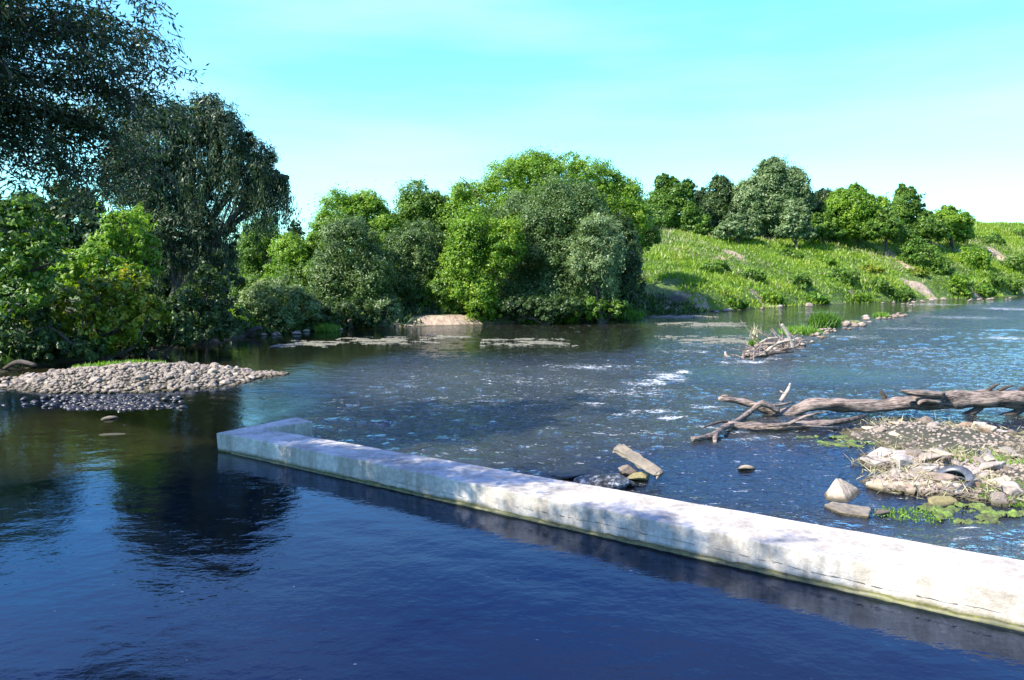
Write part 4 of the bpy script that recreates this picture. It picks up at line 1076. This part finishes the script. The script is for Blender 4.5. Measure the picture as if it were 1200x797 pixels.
mb.build("splintered_spur", M['driftwood'], trunk, og)
mb = MB()
for px, py, ex, ey in [(1158, 457, 1172, 450), (1170, 458, 1188, 452), (1195, 458, 1206, 451)]:
    mb.add(tube([P3(px, py), P3((px + ex) / 2, (py + ey) / 2 - 1), P3(ex, ey)], [2.6 * kpx, 2 * kpx, .6 * kpx], 6, .1, 3, px))
mb.build("broken_stubs", M['wetwood'], trunk, og)
mb = MB()
for pts, r_ in [([(1150, 476), (1138, 484), (1124, 488), (1106, 492)], [4, 4, 3, 1.5]), ([(1205, 476), (1188, 484), (1172, 488), (1155, 493)], [5, 4, 3, 2])]:
    mb.add(tube([P3(*p) for p in pts], [q * kpx for q in r_], 8, .12, 4, int(pts[0][0])))
mb.build("underside_limb", M['wetwood'], trunk, og)

og2 = W(900, 502, .05)
br = empty("dead_branch", og2, "forked grey dead branch lying in the water under the fallen trunk", "branch")
mb = MB()
mb.add(tube([W(852, 497, .12), W(880, 500, .08), W(910, 501, .08), W(940, 498, .10), W(970, 496, .12), W(995, 492, .16), W(1014, 487, .22)], [3 * kpx, 4.6 * kpx, 4.8 * kpx, 4.2 * kpx, 3.4 * kpx, 2.8 * kpx, 1.6 * kpx], 10, .12, 5, 12, True, 4))
mb.build("main_stem", M['driftwood'], br, og2)
mb = MB(); mb.add(tube([W(860, 497, .12), W(848, 501, .10), W(838, 509, .08), W(824, 513, .07), W(811, 515, .07)], [2.8 * kpx, 3.0 * kpx, 3.4 * kpx, 3 * kpx, 2.4 * kpx], 9, .12, 5, 13, True, 4))
mb.add(tube([W(840, 507, .10), W(838, 514, .05), W(838, 520, -.02)], [2.8 * kpx, 2.4 * kpx, 1.6 * kpx], 7, .1, 3, 14)); mb.build("side_branch", M['driftwood'], br, og2)
mb = MB(); mb.add(tube([W(900, 499, .18), W(930, 497, .2), W(955, 500, .14), W(985, 501, .05)], [1.8 * kpx, 1.8 * kpx, 1.5 * kpx, .8 * kpx], 7, .1, 4, 15))
mb.add(tube([W(920, 499, .16), W(938, 490, .34), W(955, 485, .42), W(970, 483, .42)], [1.8 * kpx, 1.6 * kpx, 1.4 * kpx, .8 * kpx], 7, .1, 4, 16)); mb.build("twig", M['driftwood'], br, og2)
mb = MB(); mb.add(tube([W(858, 495, .14), W(845, 494, .2), W(830, 499, .14), W(822, 502, .1)], [2 * kpx, 1.6 * kpx, 1.2 * kpx, .5 * kpx], 6, .1, 4, 17)); mb.build("twig", M['wetwood'], br, og2)

mb = MB(); mb.add(tube([WD(915, 470, 20), WD(920, 462, 20), WD(924, 456, 20), WD(926, 449, 20)], [.06, .05, .045, .02], 7, .1, 3, 18))
mb.add(tube([WD(920, 462, 20), WD(914, 458, 20)], [.03, .015], 5, .1, 2, 19))
tag(mb.build("stick", M['palewood']), "pale stick standing upright in the water behind the trunk's forked end", "stick")
mb = MB(); mb.add(tube([WD(1035, 474, 19), WD(1036, 466, 19), WD(1032, 458, 19)], [.07, .06, .04], 7, .12, 3, 20))
mb.add(tube([WD(1036, 468, 19), WD(1040, 462, 19)], [.035, .015], 5, .1, 2, 19))
tag(mb.build("stick", M['wetwood']), "short dark stick standing up behind the middle of the fallen trunk", "stick")
clump("small tuft of grass growing on top of the fallen trunk", 1130, 459, 26, 5, 60, z=WD(1130, 456, YL)[2], tint=.6, wid=.02)
o = bpy.context.scene.objects[-1] if False else None

# driftwood heap in mid-stream
Yh = 31.0
def Ph(px, py, dy=0): return WD(px, py, Yh + dy)
kh = Yh / F
def wood(label, pts, rad, mat='driftwood', name="log", cat="driftwood", seg=8, Yf=Ph, k_=kh, seed=1, group="pieces of the mid-stream driftwood heap"):
    mb = MB(); mb.add(tube([Yf(*p) for p in pts], [q * k_ * .72 for q in rad], seg, .12, 4, seed, True, 2)); return tag(mb.build(name, M[mat]), label, cat, group)
wood("dark forked log at the left end of the mid-stream driftwood heap", [(848, 418), (858, 423), (872, 424), (885, 422), (898, 424)], [2, 4, 5, 4, 2], 'wetwood', seed=2)
wood("pale stub sticking up from the dark forked log", [(868, 423), (871, 418), (872, 413)], [4, 3, 1.5], 'driftwood', seed=3)
wood("left upturned stub of the driftwood heap", [(862, 422), (852, 418), (850, 412)], [3, 3, 1.5], 'palewood', seed=4)
wood("long dark log at the front of the driftwood heap", [(875, 421), (895, 416), (912, 413), (930, 412)], [2, 3, 3, 1.5], 'wetwood', seed=5)
wood("pale branch slanting upright from the driftwood heap", [(930, 408), (925, 396), (920, 386), (916, 380)], [4, 3.2, 2.6, 2], 'palewood', seed=6)
wood("pale branch lying over the heap, leaning left", [(898, 412), (908, 404), (920, 400), (931, 399)], [2.4, 2.6, 2.4, 2], 'palewood', seed=7)
wood("short grey log in the middle of the heap", [(884, 406), (896, 403), (910, 403)], [2, 3, 2.4], 'driftwood', seed=8)
wood("curved grey branch at the right of the heap", [(905, 415), (920, 409), (935, 405), (938, 398)], [2, 2.4, 2.2, 1], 'driftwood', seed=9)
wood("small bleached branch at the back of the heap", [(890, 402), (900, 397), (912, 396)], [1.4, 2, 1.6], 'palewood', seed=10)
rg = np.random.default_rng(77)
mb = MB()
for i in range(80):
    u = rg.random(); p = W(880 + 55 * u + rg.normal() * 5, 416 - 16 * u + rg.normal() * 3, .08); a = rg.random() * 6.283; l_ = .4 + .9 * rg.random(); d = np.array([math.cos(a), math.sin(a), .45 * abs(rg.normal())])
    mb.add(tube([p, p + d * l_ * .5 + rg.normal(size=3) * .08, p + d * l_], [.028, .022, .008], 5, .1, 2, i))
tag(mb.build("twigs", M['driftwood']), "thin twigs tangled through the mid-stream driftwood heap", "twigs", None, "stuff")
# mid-stream bar of stones
def bar_stones(pts, n, size, lab, mat='rubble', grp=None, spread=.4):
    pts = np.array([W(*p) for p in pts]); small = []; ssz = []
    for _ in range(n):
        u = rg.random() * (len(pts) - 1); i = int(u); p = pts[i] * (1 - (u - i)) + pts[i + 1] * (u - i)
        p = p + np.array([rg.normal() * spread, rg.normal() * spread, 0]); s_ = size * (.5 + .9 * rg.random())
        if _ % 3: small.append((p[0], p[1], .02 * rg.random())); ssz.append(s_ * .9); continue
        stone("stone", lab, "stone", mat, (p[0], p[1], .02 * rg.random()), s_, (rg.normal() * .2, rg.normal() * .2, rg.random() * 6), int(rg.integers(14)), grp)
    scatter_stuff("small_stones", "smaller stones among the " + grp, mat, np.array(small), ssz, rg)
bar_stones([(885, 418), (905, 408), (940, 396)], 34, .22, "small stone wedged in the mid-stream driftwood heap", grp="stones of the mid-stream heap")
bar_stones([(940, 396), (960, 389), (985, 383)], 26, .22, "pinkish stone in the line running along the grass islet", grp="stones along the grass islet", spread=.5)
bar_stones([(985, 382), (1005, 378), (1035, 372), (1055, 368)], 36, .26, "stone of the broken line running from the grass islet to the far shore", grp="stones of the line beyond the grass islet", spread=.6)
bar_stones([(1040, 356), (1100, 353), (1150, 351), (1200, 349)], 34, .26, "stone along the far waterline under the hillside", grp="stones along the far waterline", spread=1.8)
bar_stones([(795, 368), (850, 363), (900, 360), (960, 357.5)], 26, .3, "stone along the waterline under the left part of the meadow", grp="stones under the meadow", spread=.8)
bar_stones([(290, 394), (350, 388), (400, 387)], 22, .25, "dark stone along the shaded far left shore", 'pebble', grp="stones along the shaded far left shore", spread=.5)
def islet(label, px, py, rx, h, n, **kw): return clump(label, px, py, rx, h, n, z=0.0, **kw)
islet("tall rounded green clump at the right end of the grass islet", 966, 383, 13, 22, 300, tint=.25, wid=.05, lean=.5)
islet("lower bright grass on the left part of the grass islet", 938, 390, 20, 12, 260, tint=.75, wid=.05, lean=.6)
islet("bright tuft on the stone line beyond the grass islet", 1033, 371, 8, 8, 60, tint=.6, wid=.06)
islet("yellowish tuft on the stone line nearest the grass islet", 1000, 379, 12, 5, 60, tint=.85, wid=.06)
islet("small green tuft beside the bleached branches of the driftwood heap", 884, 403, 6, 10, 40, tint=.6, wid=.04)
islet("pale dry stalks standing behind the driftwood heap", 888, 397, 12, 22, 5, mat='straw', tint=.7, wid=.05, lean=.25)

# ------------------------------------------------------------------ rocks just behind the wall
c = W(745, 556)
def leaning_slab():
    a = WD(722, 524, 13.15); b_ = WD(775, 557, 12.55)
    root = empty("concrete_slab", (a + b_) / 2, "pale broken concrete slab leaning out of the water behind the wall", "slab")
    import bmesh
    bm = bmesh.new(); bmesh.ops.create_cube(bm, size=1)
    bmesh.ops.bevel(bm, geom=bm.edges[:], offset=.06, segments=2, affect='EDGES')
    bmesh.ops.subdivide_edges(bm, edges=[e for e in bm.edges if e.calc_length() > .5], cuts=4, use_grid_fill=True)
    Ln = np.linalg.norm(b_ - a) - .02
    for v in bm.verts:
        q = np.array(v.co); v.co = (q[0] * Ln, q[1] * .15, q[2] * .09)
        nz_ = .02 * rg.normal(); v.co.z += nz_ * .5; v.co.y += nz_
    me = bpy.data.meshes.new("slab_body"); bm.to_mesh(me); bm.free(); me.materials.append(M['slab'])
    o = bpy.data.objects.new("slab_body", me); link(o, root)
    d = unit(b_ - a); zv = unit(np.array([.15, -.55, .9]) - d * (np.array([.15, -.55, .9]) @ d)); yv = np.cross(zv, d)
    o.matrix_local = Matrix(((d[0], yv[0], zv[0], 0), (d[1], yv[1], zv[1], 0), (d[2], yv[2], zv[2], 0), (0, 0, 0, 1)))
leaning_slab()
stone("rock", "brown rock propping up the leaning concrete slab", "rock", 'rubble', W(735, 551, .06), .22, (0, .2, .5), 4, None, (1, .9, .9))
stone("rock", "yellow-brown rock under the lower side of the leaning slab", "rock", 'mossy', W(750, 558, .02), .30, (0, .1, 1.2), 8, None, (1.2, .8, .5))
stone("rock", "wet black rock with white water running over it, against the wall", "rock", 'frothed', W(706, 565, .08), .38, (0, 0, .3), 2, None, (1.1, .8, .75))
stone("rock", "dark brown rock left of the foaming rock behind the wall", "rock", 'wet_shade_rock', W(682, 556, .07), .34, (.1, 0, .2), 9, None, (1.3, .8, .55))
stone("rock", "half sunken black rock between the foaming rock and the leaning slab", "rock", 'wet_shade_rock', W(731, 566, .0), .22, (.1, .1, 2.2), 6, None, (1.2, .8, .7))
stone("stone", "lone pale yellow stone in the blue water between the slab and the rubble islet", "stone", 'limestone', W(874, 549, .02), .14, (0, .2, .4), 5, None, (1.2, .8, .75))

# ------------------------------------------------------------------ rubble islet at right
def wedge(label, pts_top, z_low, mat, name="rock"):
    pass
import bmesh
def hull_rock(name, label, pts, mat, cat="rock"):
    pts = np.array(pts); c = pts.mean(0); bm = bmesh.new()
    for p in pts: bm.verts.new(tuple(p - c))
    bmesh.ops.convex_hull(bm, input=bm.verts[:])
    bmesh.ops.bevel(bm, geom=bm.edges[:], offset=.012, segments=1, affect='EDGES')
    bmesh.ops.triangulate(bm, faces=bm.faces[:])
    for _ in range(4): bmesh.ops.subdivide_edges(bm, edges=[e for e in bm.edges if e.calc_length() > .05], cuts=1); bmesh.ops.triangulate(bm, faces=[f for f in bm.faces if len(f.verts) > 3])
    bmesh.ops.recalc_face_normals(bm, faces=bm.faces[:])
    from mathutils import noise as mn
    for v in bm.verts: v.co += (v.co + Vector((.001, 0, .1))).normalized() * (.022 * mn.noise(v.co * 4) + .014 * mn.noise(v.co * 15))
    me = bpy.data.meshes.new(name); bm.to_mesh(me); bm.free(); me.materials.append(M[mat])
    o = bpy.data.objects.new(name, me); link(o); o.location = tuple(c); return tag(o, label, cat)
g = lambda px, py, Yd: WD(px, py, Yd)
hull_rock("rock", "large pale triangular block at the near left corner of the rubble islet",
          [g(980, 560, 12.0), g(986, 561, 12.05), g(964, 583, 11.85), g(1014, 578, 12.1), g(1016, 592, 11.75), g(968, 588, 11.55), g(990, 592, 11.5),
           W(966, 600) + np.array([0, 0, -.3]), W(1014, 606) + np.array([0, 0, -.3]), g(985, 565, 12.35), g(1012, 580, 12.5), W(1010, 590) + np.array([0, .3, -.3])], 'limestone')
hull_rock("rock", "flat ledge stone under the large pale triangular block",
          [W(966, 591, .06), W(985, 600, .05), W(1018, 604, .06), W(1022, 594, .10), W(975, 588, .08)] + [W(964, 594) + np.array([0, 0, -.3]), W(1018, 608) + np.array([0, 0, -.3]), W(1022, 592) + np.array([0, .3, -.3])], 'slab')
stone("rock", "small grey rock right of the triangular block at the water's edge", "rock", 'rubble', W(1034, 600, .02), .13, (0, 0, .5), 7, None, (1.3, .8, .5))
stone("rock", "yellowish rounded boulder in front of the old tyre", "rock", 'mossy', W(1102, 588, .04), .24, (.1, 0, .4), 3, None, (1.2, .9, .75))
stone("rock", "orange-brown boulder on the top of the rubble islet", "rock", 'rubble', W(1078, 536, .12), .26, (.2, .2, .4), 10, None, (1.2, .9, .8))
stone("rock", "rusty brown stone behind the old tyre", "rock", 'mossy', W(1126, 535, .10), .20, (.1, 0, 1.4), 12, None, (1.2, .9, .7))
cnt = 0
while cnt < 90:
    r_ = RUB[[0, 0, 1, 1, 5, 5, 6, 2, 3][int(rg.integers(9))]]; a = rg.random() * 6.283; q = math.sqrt(rg.random()) * .95
    x_, y_ = r_[0] + math.cos(a) * q * r_[2], r_[1] + math.sin(a) * q * r_[3]
    if x_ / y_ > .70: continue
    h_ = hz(x_, y_)
    if h_ < -.03: continue
    big = rg.random() < .2
    s_x = .7 + .9 * rg.random(); zone = "far heap" if y_ > 14.6 else "near shore" if y_ < 13.2 else "middle"; zn = "left side" if x_ < 8 else "right side"
    stone("stone", f"broken tan stone in the {zone} of the rubble islet, {zn}", "stone", 'rubble', (x_, y_, h_ + .01), (.05 + .08 * rg.random()) * (1.6 if big else 1), (rg.normal() * .4, rg.normal() * .4, rg.random() * 6), int(rg.integers(14)), f"stones in the {zone} of the rubble islet, {zn}")
    cnt += 1
P = []
while len(P) < 5200:
    r_ = RUB[[0, 1, 2, 3, 5, 6][int(rg.integers(6))]]; a = rg.random() * 6.283; q = math.sqrt(rg.random()) * 1.0
    x_, y_ = r_[0] + math.cos(a) * q * r_[2], r_[1] + math.sin(a) * q * r_[3]
    P.append((x_, y_))
P = np.array(P); hh = height(P[:, 0], P[:, 1]); kp = hh > -.05; P = np.concatenate([P[kp], hh[kp][:, None]], 1)
scatter_stuff("gravel", "small gravel and pebbles between the rocks of the rubble islet", 'rubble', P, .02 + .04 * rg.random(len(P)), rg)
weed_patch("low green weeds on the right side of the rubble islet", 1170, 560, 34, 16, 300, .5, 5, wid=.02)
weed_patch("yellow-green weeds in the middle of the rubble islet", 1150, 525, 40, 12, 160, .8, 4, wid=.02)
weed_patch("mossy weeds along the near edge of the rubble islet", 1070, 583, 40, 8, 120, .8, 3, wid=.02)

n = 420; P = []
while len(P) < n:
    r_ = RUB[[0, 1, 2, 3, 5, 6][int(rg.integers(6))]]; a = rg.random() * 6.283; q = math.sqrt(rg.random())
    P.append((r_[0] + math.cos(a) * q * r_[2], r_[1] + math.sin(a) * q * r_[3]))
P = np.array(P); hh = height(P[:, 0], P[:, 1]); kp = (hh > -.04) & (np.hypot(P[:, 0] - W(1117, 566)[0], P[:, 1] - W(1117, 566)[1]) > .5) & (fbm(P[:, 0] * 1.2, P[:, 1] * 1.2, 2, 51) > -.1); P = np.concatenate([P[kp], hh[kp][:, None] + .03], 1)
tag(blades_mesh("dry_debris", P, .14 + .14 * rg.random(len(P)), M['straw'], rg, tint=rg.random(len(P)), per=7, spread=.12, wid=.014, lean=2.6), "dry straw and flood debris tangled over the rubble islet", "debris", None, "stuff")
mb = MB()
for i in range(70):
    p = P[int(rg.integers(len(P)))] + np.array([0, 0, .04]); a = rg.random() * 6.283; l_ = .15 + .35 * rg.random(); d = np.array([math.cos(a), math.sin(a), .25 * rg.normal()])
    mb.add(tube([p, p + d * l_ * .5 + rg.normal(size=3) * .03, p + d * l_], [.012, .010, .004], 5, .1, 2, i))
tag(mb.build("twigs", M['driftwood']), "small dark twigs strewn over the rubble islet", "twigs", None, "stuff")
rg = np.random.default_rng(99)
for i, (px, py, wx, wy, hh_, lab) in enumerate([(1034, 541, 26, 8, .16, "pale angular slab at the left tip of the islet's pale row"), (1062, 546, 22, 7, .20, "pale angular slab second from the left in the islet's pale row"),
        (1088, 543, 20, 8, .18, "pale angular slab in the islet's pale row just behind the tyre"), (1042, 571, 30, 7, .12, "long flat tan slab between the triangular block and the tyre"), (1078, 572, 18, 6, .13, "tan angular slab touching the tyre's left side")]):
    pts = []
    for q in range(7):
        a = q / 7 * 6.283 + .4 * rg.random(); e = W(px + math.cos(a) * wx * (.7 + .4 * rg.random()), py + math.sin(a) * wy * (.7 + .4 * rg.random()))
        pts += [e + np.array([0, 0, hh_ * (.35 + .8 * rg.random())]), e + np.array([0, 0, -.08])]
    hull_rock("rock", lab, pts, 'white_stone' if i < 3 else 'limestone')

for i in range(34):
    r_ = RUB[[0, 0, 1, 1, 5, 6][int(rg.integers(6))]]; a = rg.random() * 6.283; q = math.sqrt(rg.random()) * .85
    c_ = np.array([r_[0] + math.cos(a) * q * r_[2], r_[1] + math.sin(a) * q * r_[3], 0]); c_[2] = hz(c_[0], c_[1])
    if c_[0] / c_[1] > .67 or math.hypot(c_[0] - W(1117, 566)[0], c_[1] - W(1117, 566)[1]) < .42: continue
    s_ = .09 + .12 * rg.random(); pts = [c_ + (rg.random(3) - .5) * 2 * np.array([s_ * 1.3, s_, s_ * .6]) + np.array([0, 0, s_ * .3]) for _ in range(11)]
    zone = 'on the far heap' if c_[1] > 14.2 else 'on the near half'
    o = hull_rock("rock", f"pale broken angular rock {zone} of the rubble islet", pts, ['white_stone', 'limestone', 'rubble'][i % 3]); o["group"] = f"angular rocks {zone} of the rubble islet"

# old tyre
def tyre():
    c = W(1117, 566, .115)
    prof = [(-.07, .185), (-.085, .20), (-.098, .24), (-.100, .27), (-.092, .300), (-.075, .312), (-.03, .316), (0, .317), (.03, .316), (.075, .312), (.092, .300), (.100, .27), (.098, .24), (.085, .20), (.07, .185), (.06, .20), (.085, .25), (.07, .295), (0, .303), (-.07, .295), (-.085, .25), (-.06, .20)]
    n = 96; V = []; Fq = []; k = len(prof)
    for i in range(n):
        a = i / n * 6.2832
        for j, (w_, r) in enumerate(prof):
            if 4 <= j <= 10 and i % 4 == 0: r -= .010
            V.append((w_, r * math.cos(a), r * math.sin(a)))
    for i in range(n):
        for j in range(k):
            a_ = i * k + j; b_ = i * k + (j + 1) % k; c_ = ((i + 1) % n) * k + (j + 1) % k; d = ((i + 1) % n) * k + j
            Fq.append((a_, b_, c_, d))
    o = mesh_np("tyre", V, Fq, M['rubber'], None, None, True)
    nv = Vector((-.50, -.34, .80)).normalized(); o.rotation_euler = nv.to_track_quat('X', 'Z').to_euler(); o.location = c
    tag(o, "old black tyre half buried in the rubble islet", "tyre")
tyre()
